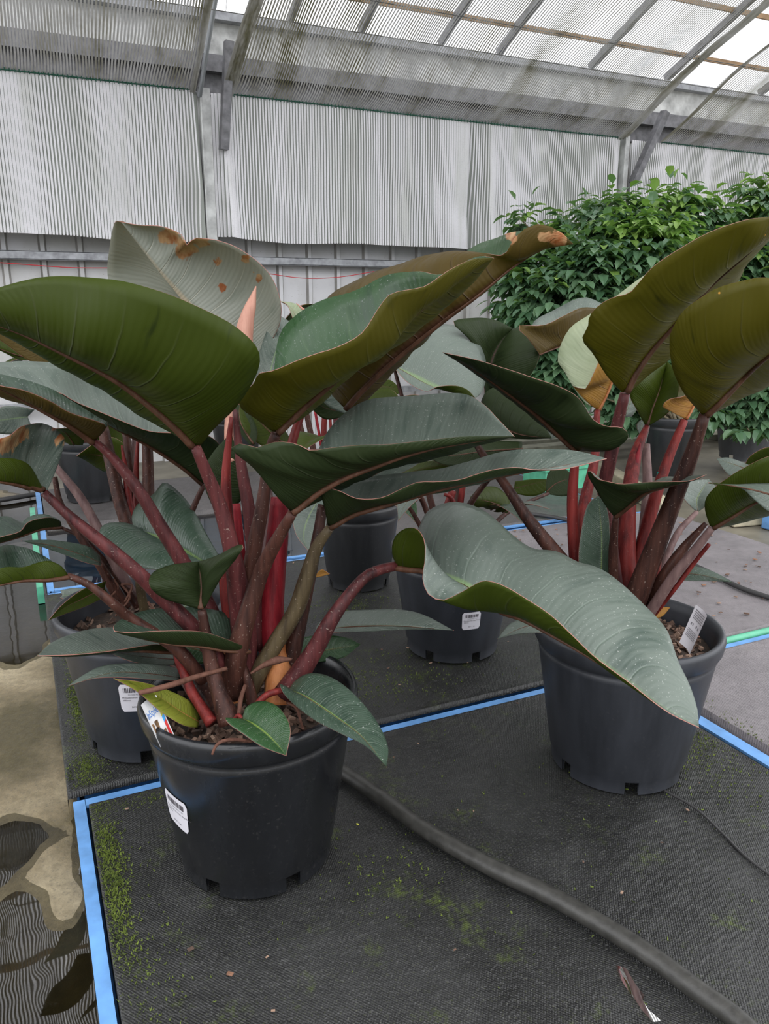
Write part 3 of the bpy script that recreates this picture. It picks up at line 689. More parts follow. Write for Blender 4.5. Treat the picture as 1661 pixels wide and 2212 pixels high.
def text_mesh(s, size=1.0):
    cu = bpy.data.curves.new('t', 'FONT'); cu.body = s; cu.size = size
    o = bpy.data.objects.new('t', cu); col.objects.link(o)
    dg = bpy.context.evaluated_depsgraph_get(); me = bpy.data.meshes.new_from_object(o.evaluated_get(dg))
    V_ = [tuple(v.co) for v in me.vertices]; F_ = [tuple(p.vertices) for p in me.polygons]
    bpy.data.objects.remove(o); bpy.data.curves.remove(cu); bpy.data.meshes.remove(me)
    return V_, F_
def pot_sticker(parent, c, R, H, px, py, w_, h_, tilt, lines=True):
    """price sticker wrapped on the pot wall where the view ray through (px, py) meets it"""
    r = ray(px, py); best = None
    for t_ in np.linspace(.8, 3.5, 6000):
        q = CAM + r * t_; z = (q[2] - c[2]) / H
        if .10 < z < .80:
            rr = R * (.745 + (.925 - .745) * (z - .105) / (.80 - .105))
            if math.hypot(q[0] - c[0], q[1] - c[1]) <= rr: best = q; break
    if best is None: return
    a0 = math.atan2(best[1] - c[1], best[0] - c[0]); z0 = best[2]; ct, st = math.cos(tilt), math.sin(tilt)
    def mp(u, v, off):
        uu, vv = u * ct - v * st, u * st + v * ct; z = z0 + vv
        rr = R * (.745 + .18 * ((z - c[2]) / H - .105) / .695) + off; a = a0 + uu / (R * .84)
        return (c[0] + rr * math.cos(a), c[1] + rr * math.sin(a), z)
    nu, nv = 12, 8; V_ = []; F_ = []
    cr_ = .004
    for j in range(nv + 1):
        v = -h_ / 2 + h_ * j / nv; ins = cr_ - math.sqrt(max(0, cr_ ** 2 - max(0, abs(v) - (h_ / 2 - cr_)) ** 2))
        for i in range(nu + 1): V_.append(mp((-w_ / 2 + ins) + (w_ - 2 * ins) * i / nu, v, .0009))
    F_ = [(j * (nu + 1) + i, j * (nu + 1) + i + 1, (j + 1) * (nu + 1) + i + 1, (j + 1) * (nu + 1) + i) for j in range(nv) for i in range(nu)]
    st_ = mesh('price_sticker', V_, F_, M['paper'], parent); st_['label'] = 'white sticker with barcode and small print'
    mb = MB(); u = -w_ * .36; rr_ = random.Random(3)
    while u < w_ * .36:
        bw = w_ * rr_.choice([.012, .02, .035]); V2 = [mp(u, h_ * .20, .0014), mp(u + bw, h_ * .20, .0014), mp(u + bw, h_ * .37, .0014), mp(u, h_ * .37, .0014)]
        mb.add(V2, [(0, 1, 2, 3)], 0); u += bw + w_ * rr_.choice([.012, .018, .03])
    for s, x, y, sz, mi_ in (('PH300 RED 1187', -.22, .10, .075, 1), ('Philodendron Imp. Red Ruby', -.42, -.01, .085, 0), ('300mm', -.42, -.11, .085, 0), ('BAY 1 24', -.15, -.36, .085, 0)):
        TV, TF = text_mesh(s, sz * w_ * 1.05); mb.add([mp(x * w_ + a, y * h_ + b, .0014) for a, b, _ in TV], TF, mi_)
    mb.build('sticker_print', [M['ink'], M['inkg']], parent)

# ------------------------------------------------------------------ leaves and petioles
def leaf(parent, mid, e1, e2, top='top', und='und', rim='edge', rows=36, half=9, bow1=.0, bow2=.0, th=.0010, see='U', rib=.0038, label=None, sub=True, pleat=.35, scorch=None):
    """a leaf blade through a midrib and two margins; see: which face of the e1 half the photograph shows (U under, T top)"""
    m_ = spline(PL(mid), rows + 1); a = spline(PL(e1), rows + 1); b = spline(PL(e2), rows + 1)
    S = 2 * half + 1; V_ = np.zeros((rows + 1, S, 3)); UV = np.zeros((rows + 1, S, 2))
    # which way is up (top face): from the e1 half seen from the camera
    i = rows // 2
    nrm = np.zeros(3)
    for q in range(2, rows - 2): nrm += np.cross(m_[q + 1] - m_[q], a[q] - m_[q])
    vdir = m_[i] - CAM
    seen = nrm @ vdir < 0                       # nrm points to the camera
    sgn = 1.0 if (seen == (see == 'T')) else -1.0
    for q in range(rows + 1):
        t = q / rows
        tan = m_[min(q + 1, rows)] - m_[max(q - 1, 0)]
        for k in range(S):
            s = (k - half) / half
            E_, bw = (a[q], bow1) if s < 0 else (b[q], bow2)
            f = abs(s); p = m_[q] * (1 - f) + E_ * f
            wid = E_ - m_[q]; nn = np.cross(tan, wid); L = np.linalg.norm(nn)
            if L > 1e-9:
                nn = nn / L * (1 if s < 0 else -1) * sgn
                ww = np.linalg.norm(wid)
                p = p - nn * (bw * math.sin(math.pi * f) * ww * 1.0)
                # shallow pleats between the side veins
                ph = (t - .13 * f ** 1.6) * 9 * 2 * math.pi
                p = p + nn * (.022 * ww * min(1, f * 3) * (1 - f * .7) * (-math.cos(ph)) * pleat * math.sin(math.pi * t))
            V_[q, k] = p; UV[q, k] = ((s + 1) / 2, t)
    Vf = V_.reshape(-1, 3); Fc_ = []
    for q in range(rows):
        for k in range(S - 1):
            f = (q * S + k, q * S + k + 1, (q + 1) * S + k + 1, (q + 1) * S + k)
            Fc_.append(f)
    # geometric normal of this face order at the e1 half: (+s) x (+t) = -(a-m) x tan = tan x (a-m) -> nrm ; top wants sgn*nrm
    if sgn < 0: Fc_ = [f[::-1] for f in Fc_]
    o = mesh('leaf', Vf, Fc_, [M[top], M[und], M[rim]], parent, uv=UV.reshape(-1, 2))
    if scorch:
        sv = np.zeros(len(Vf))
        for sx_, sy_, sr_ in scorch:
            for i_, p_ in enumerate(Vf):
                ax_, ay_, _d = pix(p_); sv[i_] = max(sv[i_], 1 - math.hypot(ax_ - sx_, ay_ - sy_) / sr_)
        at_ = o.data.attributes.new('scorch', 'FLOAT', 'POINT'); at_.data.foreach_set('value', sv.astype(np.float32))
    so = o.modifiers.new('thickness', 'SOLIDIFY'); so.thickness = th; so.offset = -1; so.material_offset = 1; so.material_offset_rim = 2; so.use_even_offset = False
    if label: o['label'] = label
    if rib and sub:
        mb = MB(); pts_ = m_[:int(rows * .93)]; nn = []
        dn = []
        for q in range(len(pts_)):
            tan = m_[min(q + 1, rows)] - m_[max(q - 1, 0)]; c1_ = np.cross(tan, a[q] - m_[q]) * sgn; c2_ = -np.cross(tan, b[q] - m_[q]) * sgn
            v = c1_ / (np.linalg.norm(c1_) + 1e-9) + c2_ / (np.linalg.norm(c2_) + 1e-9); L = np.linalg.norm(v)
            dn.append(v / L if L > .2 else np.zeros(3))
        dn = np.array(dn); rad = np.linspace(rib, rib * .15, len(pts_)); pts_ = pts_ - dn * rad[:, None] * .8
        mb.tube(pts_, rad, 7); rb = mb.build('midrib', M['rib' if und in ('und', 'undb', 'undr', 'undd') else 'orange'], o, smooth=True)
    return o
def stem(parent, spec, r, mt='mauve', name='petiole', n=26, nn=10, flat=None):
    pts_ = PL(spec) if isinstance(spec, str) else np.array(spec)
    if not hasattr(r, '__len__'): r = (r, r)
    pts_ = spline(pts_, n); rad = np.interp(np.linspace(0, 1, n), np.linspace(0, 1, len(r)), r)
    mb = MB(); mb.tube(pts_, rad, nn); return mb.build(name, M[mt], parent, smooth=True)
def fleaf(parent, base, tip, wid, face='T', top='top', und='und', droop=.03, fold=.25, roll=0.0, d2=None, rib=.002, **k):
    """a plain leaf from base to tip: width in metres, fold = how far the halves rise, droop = arch of the midrib"""
    A = P(*base); B = P(*tip); ax = B - A; L = np.linalg.norm(ax); ax /= L
    side = np.cross(ax, UZ); side /= np.linalg.norm(side) + 1e-9; upv = np.cross(side, ax)
    cr_, sr_ = math.cos(roll), math.sin(roll); side, upv = side * cr_ + upv * sr_, upv * cr_ - side * sr_
    def at(s, t):
        wprof = math.sin(math.pi * min(1, (t + .04) ** .62)) ** .8 if t < 1 else 0
        x = wid / 2 * wprof * s
        back = -.12 * L * abs(s) * max(0, 1 - t * 5)
        return A + ax * (L * t + back) + upv * (droop * math.sin(math.pi * t) * 1 + abs(s) * fold * abs(x)) + side * x
    def spec(s): return ' '.join('%f,%f,%f' % pix(at(s, t)) for t in np.linspace(0, 1, 9))
    mid = ' '.join('%f,%f,%f' % pix(at(0, t)) for t in np.linspace(0, 1, 7))
    # top face is towards +upv
    see = 'T' if ((at(-1, .5) + at(0, .5)) / 2 - CAM) @ upv < 0 else 'U'
    return leaf(parent, mid, spec(-1), spec(1), top, und, rows=24, half=6, bow1=.06, bow2=.06, see=see, rib=rib, **k)

# ------------------------------------------------------------------ the plants
def potc(px, py, rb):
    g = G(px, py, 0); d = g[:2] / np.linalg.norm(g[:2]); return np.array([g[0] + d[0] * rb, g[1] + d[1] * rb, 0.006])
def plant(c, label):
    return empty('potted_philodendron', c, label=label, cat='potted plant', group=None)

# --- A: front left
cA = potc(562, 1948, .120)
A = plant(cA, 'large red-stemmed plant in the glossy black pot on the nearest tray')
pot(A, cA, .167, .285, M['pot'], rot=.62); soil(A, cA, .167, .285, .82, 520)
pot_sticker(A, cA, .167, .285, 381, 1752, .052, .060, -.16)
# upper leaves
leaf(A, '420,958,1.06 380,918 315,864,1.02 250,818 150,768,.98 50,722 -40,690 -95,668,.93',
     '432,962,1.06 462,925,1.03 508,880,1.0 545,825,.97 560,785,.95 556,752,.93 530,722 480,688,.90 400,650,.88 300,615,.87 200,600 100,598 20,615 -50,640 -95,668,.93',
     '410,955,1.08 370,925,1.13 310,890,1.15 250,840,1.15 180,805 130,785 60,745 0,715 -50,690 -95,668,.93', und='und', bow1=.22, bow2=.1, see='U', rows=44, half=11, rib=.0062, label='huge dark leaf seen from below, lit green')
leaf(A, '597,932,1.10 650,880 702,836,1.08 772,777 851,717,1.04 904,671 970,620,1.0 1065,557,.98',
     '588,930,1.1 555,905,1.07 517,875,1.04 532,845 552,822,1.0 556,808,.99 592,799,.97 676,765,.95 727,750 783,717 818,664 841,636,.95 879,626 917,618 970,583,.96 1020,560 1065,557,.98',
     '600,925,1.12 588,860,1.2 592,795,1.25 607,715,1.28 640,680 700,646,1.28 760,631 830,596,1.22 900,586 955,592,1.1 1010,562 1040,553 1065,557,.98', und='undb', top='topgreen', bow1=.22, bow2=.25, see='U', rows=44, half=11, rib=.0055)
leaf(A, '745,882,1.28 790,835 850,780,1.25 955,695,1.22 1030,640 1110,575,1.15 1170,540 1237,526,1.08',
     '735,872,1.28 712,845,1.32 690,800 680,740,1.42 700,655,1.42 760,610 850,575,1.36 940,548 1000,543,1.22 1060,549 1092,547,1.11 1110,515,1.1 1140,490 1165,484 1205,497 1237,526,1.08',
     '750,885,1.30 800,850,1.36 900,690,1.42 1000,548,1.36 1060,518,1.3 1115,500,1.22 1170,500,1.15 1237,526,1.08', und='undr', top='topgreen', bow1=.15, bow2=.1, see='U', rows=44, half=10, rib=.0055, pleat=.9, scorch=[(1205, 515, 38), (1175, 512, 22), (1105, 512, 25), (715, 632, 12)], label='bronze leaf seen from below, its tip torn and burnt')
leaf(A, '540,790,1.42 470,730 400,655,1.38 350,595 300,530 262,480,1.30',
     '560,770,1.42 600,710,1.38 606,655,1.35 580,590 520,540,1.3 470,520 440,516 418,516 404,530 392,508 350,490 300,487 262,480,1.30',
     '520,800,1.45 420,790 330,750,1.5 262,690 233,600,1.45 236,540 244,492,1.35 250,479 262,480,1.30', top='topold', und='undr', bow1=.25, bow2=.25, see='T', rows=44, half=11, rib=0, scorch=[(365, 508, 40), (403, 538, 45), (435, 520, 32), (470, 565, 18), (530, 560, 20), (480, 620, 16), (560, 600, 16)], label='pale weathered upright leaf with orange burnt notch')
leaf(A, '632,1104,1.06 680,1066 740,1032 810,1006,1.02 870,985 950,965 1110,942,.98',
     '625,1100,1.06 597,1070,1.03 548,1010,1.0 500,968,.97 520,958 555,966 590,955 640,958 670,972 710,968 760,962 830,960 930,950 1000,943 1110,942,.98',
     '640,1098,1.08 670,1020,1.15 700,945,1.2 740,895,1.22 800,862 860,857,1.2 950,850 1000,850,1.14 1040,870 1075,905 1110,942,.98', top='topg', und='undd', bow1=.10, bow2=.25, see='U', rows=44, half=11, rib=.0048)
leaf(A, '713,1137,1.12 760,1110 800,1098 870,1078,1.08 940,1058 1060,1032 1160,1015 1310,990,.98',
     '708,1132,1.12 702,1100,1.08 695,1055,1.05 730,1058 770,1076 825,1074 863,1057,1.03 901,1041 939,1040 990,1036 1028,1024 1065,1014 1116,1009 1154,1014 1220,1012 1310,990,.98',
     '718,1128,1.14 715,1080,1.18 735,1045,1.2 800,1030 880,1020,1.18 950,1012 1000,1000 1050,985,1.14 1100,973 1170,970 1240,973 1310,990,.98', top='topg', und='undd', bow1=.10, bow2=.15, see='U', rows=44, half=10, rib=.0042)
# the big drooping leaf
leaf(A, '857,1222,1.17 885,1226 915,1229,1.14 960,1246 1010,1268 1080,1318,1.06 1130,1336 1205,1377 1280,1422,.96 1355,1472 1420,1520 1510,1571,.86',
     '855,1215,1.17 847,1190,1.15 853,1160 874,1142,1.12 902,1143,1.09 918,1170,1.07 918,1212,1.06 913,1248,1.05 926,1283,1.04 955,1296 990,1282,1.03 1030,1260,1.0 1050,1254 1092,1266,.97 1140,1295 1190,1328 1235,1370,.94 1285,1418 1360,1474 1440,1536 1510,1571,.86',
     '860,1218,1.19 880,1185,1.22 903,1145,1.25 918,1110,1.27 950,1090,1.28 990,1084 1040,1100,1.25 1080,1130 1112,1160,1.2 1150,1184 1200,1190,1.16 1245,1212 1290,1225,1.1 1340,1258 1390,1305,1.02 1440,1360,.97 1466,1430,.93 1490,1480 1506,1530 1510,1571,.86', top='topg', und='und', bow1=.08, bow2=-.08, see='U', rows=54, half=11, rib=.005, label='huge drooping dark leaf reaching over the next pot')
# left side
leaf(A, '204,952,1.12 150,915 65,870,1.05 0,838 -90,800,.98', '208,948,1.12 229,920,1.08 205,908 150,890 107,865,1.02 50,842 0,832 -90,800,.98',
     '210,946,1.14 234,916,1.14 215,903,1.16 165,872,1.16 100,835 0,808,1.1 -90,800,.98', und='undr', top='top', bow1=.1, bow2=.2, see='U', rows=30, half=8, rib=.005)
leaf(A, '95,1062,1.04 50,1048 0,1040 -100,1030,.9', '90,1054,1.04 66,1010,1.0 45,995 10,990 -40,995 -100,1030,.9',
     '103,1058,1.05 121,1016,1.07 134,978 139,945,1.1 114,923 92,914,1.12 60,918 43,924 20,942 -30,960 -100,1030,.9', und='und', top='topg', bow1=.15, bow2=.12, see='U', rows=30, half=9, rib=.004, scorch=[(10, 955, 45), (45, 938, 34), (130, 955, 22), (115, 930, 20)], label='folded leaf with a burnt tan edge')
leaf(A, '146,1244,1.05 100,1251 50,1253 0,1263 -70,1278,.95', '143,1238,1.05 130,1222 105,1212 80,1216,1.02 50,1225 0,1228 -70,1278,.95',
     '143,1236,1.07 105,1207,1.1 65,1186 30,1178,1.12 0,1180 -40,1210 -70,1278,.95', und='und', top='top', bow1=.1, bow2=.15, see='U', rows=26, half=8, rib=.0035)
leaf(A, '435,1316,1.10 436,1270 432,1235 429,1214,1.12', '427,1314,1.1 385,1302,1.08 350,1290 322,1264,1.05 330,1238 365,1222 400,1217 429,1214,1.12',
     '443,1312,1.1 462,1275,1.08 478,1248 505,1213,1.04 527,1180,1.02 510,1180 480,1196 450,1208 429,1214,1.12', und='undd', top='topg', bow1=.15, bow2=.1, see='U', rows=30, half=9, rib=.0045)
leaf(A, '540,1405,1.15 490,1404 440,1396 370,1391 300,1378 248,1363,1.02', '530,1398,1.14 508,1388 480,1377,1.1 440,1365 400,1362 330,1363,1.04 280,1366 248,1363,1.02',
     '540,1402,1.17 519,1392 521,1360,1.2 505,1335 475,1320 415,1311,1.18 350,1313 300,1322 262,1338 246,1352,1.05 248,1363,1.02', und='undd', top='top', bow1=.1, bow2=.1, see='U', rows=30, half=8, rib=.003)
leaf(A, '385,1408,1.18 300,1404 200,1408 140,1415 82,1416,1.0', '380,1402,1.18 345,1392 320,1393 250,1404,1.08 200,1410 150,1414 82,1416,1.0',
     '385,1398,1.2 350,1380,1.22 300,1362 250,1355,1.2 180,1362 115,1386 82,1416,1.0', und='undd', top='topg', bow1=.1, bow2=.05, see='U', rows=26, half=8, rib=.003)
leaf(A, '410,1425,1.25 350,1422 290,1416 234,1408,1.12', '400,1436,1.24 340,1436 290,1430,1.15 255,1418 234,1408,1.12', '408,1412,1.27 360,1402 300,1400,1.2 260,1402 234,1408,1.12', top='topg', see='T', rows=20, half=6, rib=.002)
leaf(A, '388,1464,1.18 330,1456 260,1452 205,1462 145,1482,1.0', '388,1470,1.17 330,1468 270,1463 205,1465 145,1482,1.0', '390,1446,1.2 350,1436 290,1432,1.12 225,1437 185,1455 145,1482,1.0', top='topg', see='T', rows=22, half=6, rib=.002)
leaf(A, '429,1560,1.14 390,1538 330,1497 285,1478 245,1466,1.05', '425,1572,1.13 395,1567,1.1 350,1540 295,1494 245,1466,1.05', '432,1545,1.16 405,1512 350,1486 300,1472 245,1466,1.05', top='top', und='yel', see='U', rows=22, half=6, bow1=.1, rib=.001, label='yellowing leaf fallen onto the soil')
leaf(A, '523,1552,1.06 545,1563 575,1585 600,1610 618,1632,.98', '521,1551,1.06 505,1553 487,1550 493,1562,1.03 525,1585 565,1612 618,1632,.98', '524,1550,1.06 531,1528 555,1515,1.07 590,1520 614,1543 627,1577,1.0 618,1632,.98', top='topgreen', see='T', rows=26, half=8, bow1=-.05, bow2=-.05, rib=.002, label='small bright heart-shaped leaf over the rim')
leaf(A, '622,1489,1.13 660,1505 720,1545,1.03 780,1590 835,1656,.93', '617,1490,1.13 604,1477 612,1497,1.1 640,1526 680,1556 730,1582,1.0 790,1612 835,1656,.93', '625,1487,1.14 637,1470,1.14 665,1455 700,1457,1.1 740,1478 780,1515,1.03 816,1562 838,1612 835,1656,.93', top='top', see='T', rows=28, half=8, bow1=-.06, bow2=-.04, rib=.0025)
leaf(A, '680,1366,1.3 740,1355 850,1352 980,1362,1.2', '676,1374,1.3 690,1373 720,1366 800,1364,1.25 900,1360 980,1362,1.2', '684,1352,1.32 700,1335,1.34 735,1321 800,1317 870,1317,1.26 920,1330 980,1362,1.2', top='topg', und='und', see='T', rows=24, half=7, rib=.002)
leaf(A, '636,1426,1.32 690,1408 779,1392,1.3', '634,1434,1.31 690,1430 740,1421 779,1392,1.3', '634,1410,1.33 650,1380 700,1372 750,1378 779,1392,1.3', top='topgreen', see='T', rows=20, half=6, rib=.002)
leaf(A, '450,1412,1.3 420,1402 385,1398,1.28', '448,1432,1.3 410,1434 383,1412 385,1398,1.28', '448,1400,1.3 420,1390 395,1390 385,1398,1.28', top='topgreen', see='T', rows=16, half=5, rib=.0015)
leaf(A, '575,900,1.34 585,800 610,720 625,694,1.42', '560,880,1.34 552,810,1.36 570,730,1.4 597,681 625,694,1.42', '600,880,1.34 612,800 628,730 632,705 625,694,1.42', top='topg', und='und', see='T', rows=24, half=7, rib=0)
leaf(A, '735,1062,1.28 800,1030 860,1000 918,977,1.28', '740,1070,1.27 800,1052 860,1025 905,1000 918,977,1.28', '725,1055,1.3 760,1020,1.32 810,995 860,980 918,977,1.28', top='topg', see='T', rows=22, half=7, rib=.002)
leaf(A, '548,960,1.28 525,925 514,895 510,870,1.3', '552,960,1.28 556,930 540,895 510,870,1.3', '540,962,1.28 515,930 505,900 510,870,1.3', top='top', und='undd', see='U', rows=16, half=5, rib=.002)
leaf(A, '628,968,1.3 590,940 555,905 520,870,1.3', '610,985,1.3 560,960 525,925,1.28 516,890 520,870,1.3', '628,950,1.32 600,910 560,880 520,870,1.3', top='top', und='und', see='U', rows=16, half=5, rib=.002)
fleaf(A, (478, 1080, 1.3), (500, 935, 1.25), .075, top='topg', und='undd', droop=-.01, fold=.2, roll=1.2)
# petioles and sheaths, front plant (crown near 545,1450)
stem(A, '421,962,1.06 446,1022 474,1090 500,1185,1.12 517,1290 528,1400,1.19 520,1500,1.2', (.0072, .010, .0125, .017, .020, .018), 'mauve')
stem(A, '507,885,1.14 520,1000 540,1120,1.17 549,1240 552,1400,1.22', (.0035, .0085, .0105, .011, .014), 'mauve')
stem(A, '500,900,1.17 488,1030,1.18 497,1180 505,1350 515,1480,1.22', (.003, .008, .009, .012, .012), 'red')
stem(A, '597,937,1.10 585,965 567,1090,1.13 548,1190 532,1300,1.17 520,1430,1.2', (.0072, .0085, .011, .0125, .015, .016), 'brown')
stem(A, '632,1108,1.06 602,1160 566,1230,1.12 540,1310 512,1410,1.15 498,1500,1.18', (.0068, .010, .0125, .014, .017, .018), 'brown')
stem(A, '713,1140,1.12 684,1182 662,1250,1.15 638,1320 595,1390,1.18 560,1450 530,1510,1.2', (.0065, .010, .0125, .0125, .013, .014, .014), 'olive')
stem(A, '697,1090,1.2 688,1150 672,1230,1.2 652,1320 632,1410 622,1460,1.22', (.0075, .009, .010, .0115, .013, .013), 'brown')
stem(A, '652,888,1.26 630,960 612,1060,1.24 600,1180 590,1300 582,1420,1.25', (.0065, .008, .009, .009, .010, .010), 'red')
stem(A, '604,1075,1.2 600,1150 592,1240 586,1340,1.22 596,1440 606,1500,1.22', (.013, .017, .018, .0195, .018, .020), 'crim', name='sheath')
stem(A, '606,1380,1.215 603,1440 600,1520,1.2', (.006, .022, .021), 'orange', name='sheath')
stem(A, '573,1030,1.26 580,1120 578,1230 572,1380,1.25', (.009, .010, .010, .012), 'greyp')
stem(A, '510,1088,1.22 518,1180 528,1260 560,1360 578,1430,1.24', (.0065, .008, .0085, .009, .010), 'crim')
stem(A, '487,1225,1.19 494,1300 502,1345,1.2 510,1400 512,1480,1.2', (.011, .0125, .012, .012, .013), 'red', name='sheath')
stem(A, '492,1400,1.19 490,1450 500,1520,1.18', (.010, .013, .013), 'orange', name='sheath')
stem(A, '857,1222,1.17 820,1231 790,1246,1.16 750,1290 712,1345,1.15 685,1395 650,1450,1.17 615,1500,1.18', (.0072, .0085, .009, .0105, .0125, .014, .0165, .018), 'mauve')
stem(A, '436,1318,1.10 444,1370 455,1430,1.12 470,1490 497,1560,1.12', (.0062, .0085, .0105, .012, .018), 'brown')
stem(A, '516,1410,1.16 524,1440 538,1480 545,1520,1.17', (.005, .007, .008, .009), 'brown')
stem(A, '378,1404,1.18 392,1440,1.15 415,1495 440,1535 458,1562,1.12', (.005, .007, .0075, .008, .010), 'red')
stem(A, '352,1415,1.25 400,1452 440,1490,1.18 478,1550,1.14', (.005, .009, .011, .012), 'brown')
stem(A, '388,1466,1.18 410,1495 440,1540,1.13', (.003, .006, .0065), 'brown')
stem(A, '622,1490,1.13 598,1494 575,1502 552,1525,1.12', (.0035, .005, .005, .005), 'red')
stem(A, '523,1552,1.06 515,1545 508,1552 505,1560,1.08', (.002, .003, .003, .003), 'red')
stem(A, '204,954,1.12 240,985 300,1060,1.14 345,1135 395,1215,1.18 450,1310 505,1440,1.22', (.0055, .0085, .010, .0115, .0125, .013, .014), 'mauve')
stem(A, '95,1064,1.04 150,1115 230,1180,1.06 300,1240 350,1290,1.1 430,1370 480,1440,1.16', (.0055, .0075, .0095, .0105, .0115, .012, .013), 'mauve')
stem(A, '145,1243,1.05 190,1262 240,1300,1.07 280,1335 380,1400,1.12 440,1470,1.15', (.0042, .006, .008, .0085, .010, .010), 'brown')
stem(A, '300,1497,1.06 330,1490 375,1478,1.08 430,1460 490,1444,1.12', (.0035, .0042, .0042, .0035, .003), 'root', name='dry_root', nn=7)
stem(A, '541,1455,1.12 570,1437 600,1426 630,1424,1.14', (.0015, .004, .006, .002), 'root', name='dry_root', nn=7)
stem(A, '458,1630,.985 466,1612 480,1601,.99 510,1598 545,1602,1.02', (.0016, .0022, .0025, .0025, .0018), 'root', name='dry_root', nn=7)
stem(A, '620,1518,1.13 640,1530 650,1560 654,1575,1.08', (.0018, .0022, .002, .0018), 'root', name='dry_root', nn=7)
stem(A, '530,1480,1.13 520,1510 515,1560,1.1', (.003, .0035, .003), 'root', name='dry_root', nn=7)
# rolled new leaf
ro = stem(A, '530,800,1.34 526,735,1.34 533,690 543,655 553,618,1.33', (.015, .017, .015, .010, .0006), 'pink', name='new_leaf', n=30, nn=16); ro['label'] = 'pink rolled new leaf spear'
stem(A, '530,795,1.34 510,850 495,930,1.3 500,1000,1.26', (.015, .011, .008, .008), 'pink', name='sheath')

# --- B: behind left
cB = potc(335, 1650, .120)
B = plant(cB, 'red-stemmed plant in the greyed pot at left, behind the glossy black pot')
pot(B, cB, .167, .285, M['potg'], rot=.2); soil(B, cB, .167, .285, .78, 160)
pot_sticker(B, cB, .167, .285, 293, 1507, .056, .060, 0)
leaf(B, '438,1044,1.48 400,1012 330,966,1.38 253,925 200,895,1.28 100,850 0,815 -100,790,1.15',
     '445,1044,1.48 475,1020,1.44 483,985 470,955,1.38 440,938 374,935,1.3 316,929 243,900,1.22 165,868 125,846,1.16 65,832 0,820 -100,790,1.15',
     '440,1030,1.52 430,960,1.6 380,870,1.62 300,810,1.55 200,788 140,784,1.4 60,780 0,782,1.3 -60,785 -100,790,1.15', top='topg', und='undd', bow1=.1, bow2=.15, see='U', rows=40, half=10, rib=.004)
leaf(B, '290,1141,1.50 360,1170,1.45 430,1208 495,1250,1.36', '288,1140,1.5 285,1112,1.53 300,1085 330,1068,1.55 355,1042 390,1066,1.52 420,1105 450,1160,1.45 475,1205 495,1250,1.36',
     '287,1142,1.5 262,1130 232,1130,1.46 215,1145 219,1180,1.42 240,1205 270,1218,1.38 310,1227 360,1235 430,1245 495,1250,1.36', top='top', see='T', rows=36, half=10, bow1=-.1, bow2=-.12, rib=.003)
leaf(B, '133,1138,1.5 90,1142 45,1158 0,1172 -60,1185,1.35', '130,1126,1.5 112,1118 90,1119 60,1128,1.42 42,1148 0,1160 -60,1185,1.35',
     '128,1122,1.53 95,1110 62,1116 48,1127,1.5 15,1115 -30,1125,1.42 -60,1185,1.35', und='undd', top='top', see='U', rows=24, half=7, rib=.003)
leaf(B, '218,1216,1.45 170,1196 110,1178 46,1168,1.35', '217,1222,1.44 185,1215 130,1195 85,1180 46,1168,1.35', '216,1200,1.47 190,1180 120,1167 80,1166 46,1168,1.35', top='top', und='undd', see='T', rows=20, half=6, rib=.002)
leaf(B, '225,1270,1.5 175,1295 135,1315 103,1341,1.35', '235,1285,1.5 190,1308 145,1325 103,1341,1.35', '228,1255,1.5 180,1272 135,1305 103,1341,1.35', top='topg', und='und', see='U', rows=18, half=6, rib=.0015)
leaf(B, '135,1285,1.6 185,1290 230,1290,1.6', '130,1275,1.62 170,1270 230,1290,1.6', '130,1290,1.58 165,1305 200,1300 230,1290,1.6', top='topg', see='T', rows=14, half=5, rib=0)
leaf(B, '360,1330,1.5 400,1310 440,1260,1.5', '350,1320,1.5 370,1290 400,1262 440,1260,1.5', '370,1340,1.5 420,1330 450,1295 440,1260,1.5', top='topg', see='T', rows=14, half=5, rib=.001)
stem(B, '440,1048,1.48 425,1080 412,1110 380,1180,1.5 340,1260,1.55', (.005, .006, .007, .008, .009), 'brown')
stem(B, '222,925,1.6 240,1000 258,1080,1.57 276,1140 290,1230,1.56', (.012, .013, .0135, .014, .014), 'brown')
stem(B, '263,962,1.6 272,1020 278,1080 287,1138,1.57 292,1220,1.56', (.002, .007, .008, .009, .010), 'red')
stem(B, '272,935,1.64 282,1020 288,1090 296,1200,1.6', (.008, .009, .010, .011), 'brown')
stem(B, '298,950,1.62 294,1020 296,1100 300,1200,1.6', (.003, .0065, .008, .010), 'red')
stem(B, '318,955,1.62 320,1020 320,1100 312,1210,1.6', (.011, .012, .013, .013), 'brown')
stem(B, '292,940,1.66 285,1000 290,1100 300,1200,1.64', (.006, .007, .008, .009), 'greyp')
stem(B, '120,1008,1.5 170,1070 205,1130 240,1200,1.52 285,1285,1.55', (.007, .009, .010, .011, .012), 'greyp')
stem(B, '118,1030,1.45 130,1085,1.46 170,1155 215,1220,1.5 260,1300,1.53', (.005, .006, .0075, .009, .011), 'brown')
stem(B, '134,1140,1.5 175,1160 215,1200,1.52 265,1260 300,1310,1.55', (.003, .005, .006, .008, .010), 'brown')
stem(B, '219,1218,1.45 245,1260 275,1310,1.52', (.003, .005, .008), 'brown')
stem(B, '300,1210,1.5 303,1270 312,1320,1.55', (.006, .009, .010), 'olive')
for sp_ in ('225,1300,1.5 255,1270 245,1250,1.48', '270,1300,1.5 285,1265 262,1262,1.5', '320,1300,1.52 335,1330 300,1345,1.5', '262,1262,1.5 280,1290 250,1330,1.5'):
    stem(B, sp_, (.0025, .002), 'root', name='dry_root', nn=6)
fleaf(B, (262, 1010, 1.75), (165, 985, 1.7), .11, top='topg', droop=.02, roll=-.9)
fleaf(B, (270, 985, 1.8), (225, 905, 1.7), .09, top='topg', droop=.02, roll=-1.1)
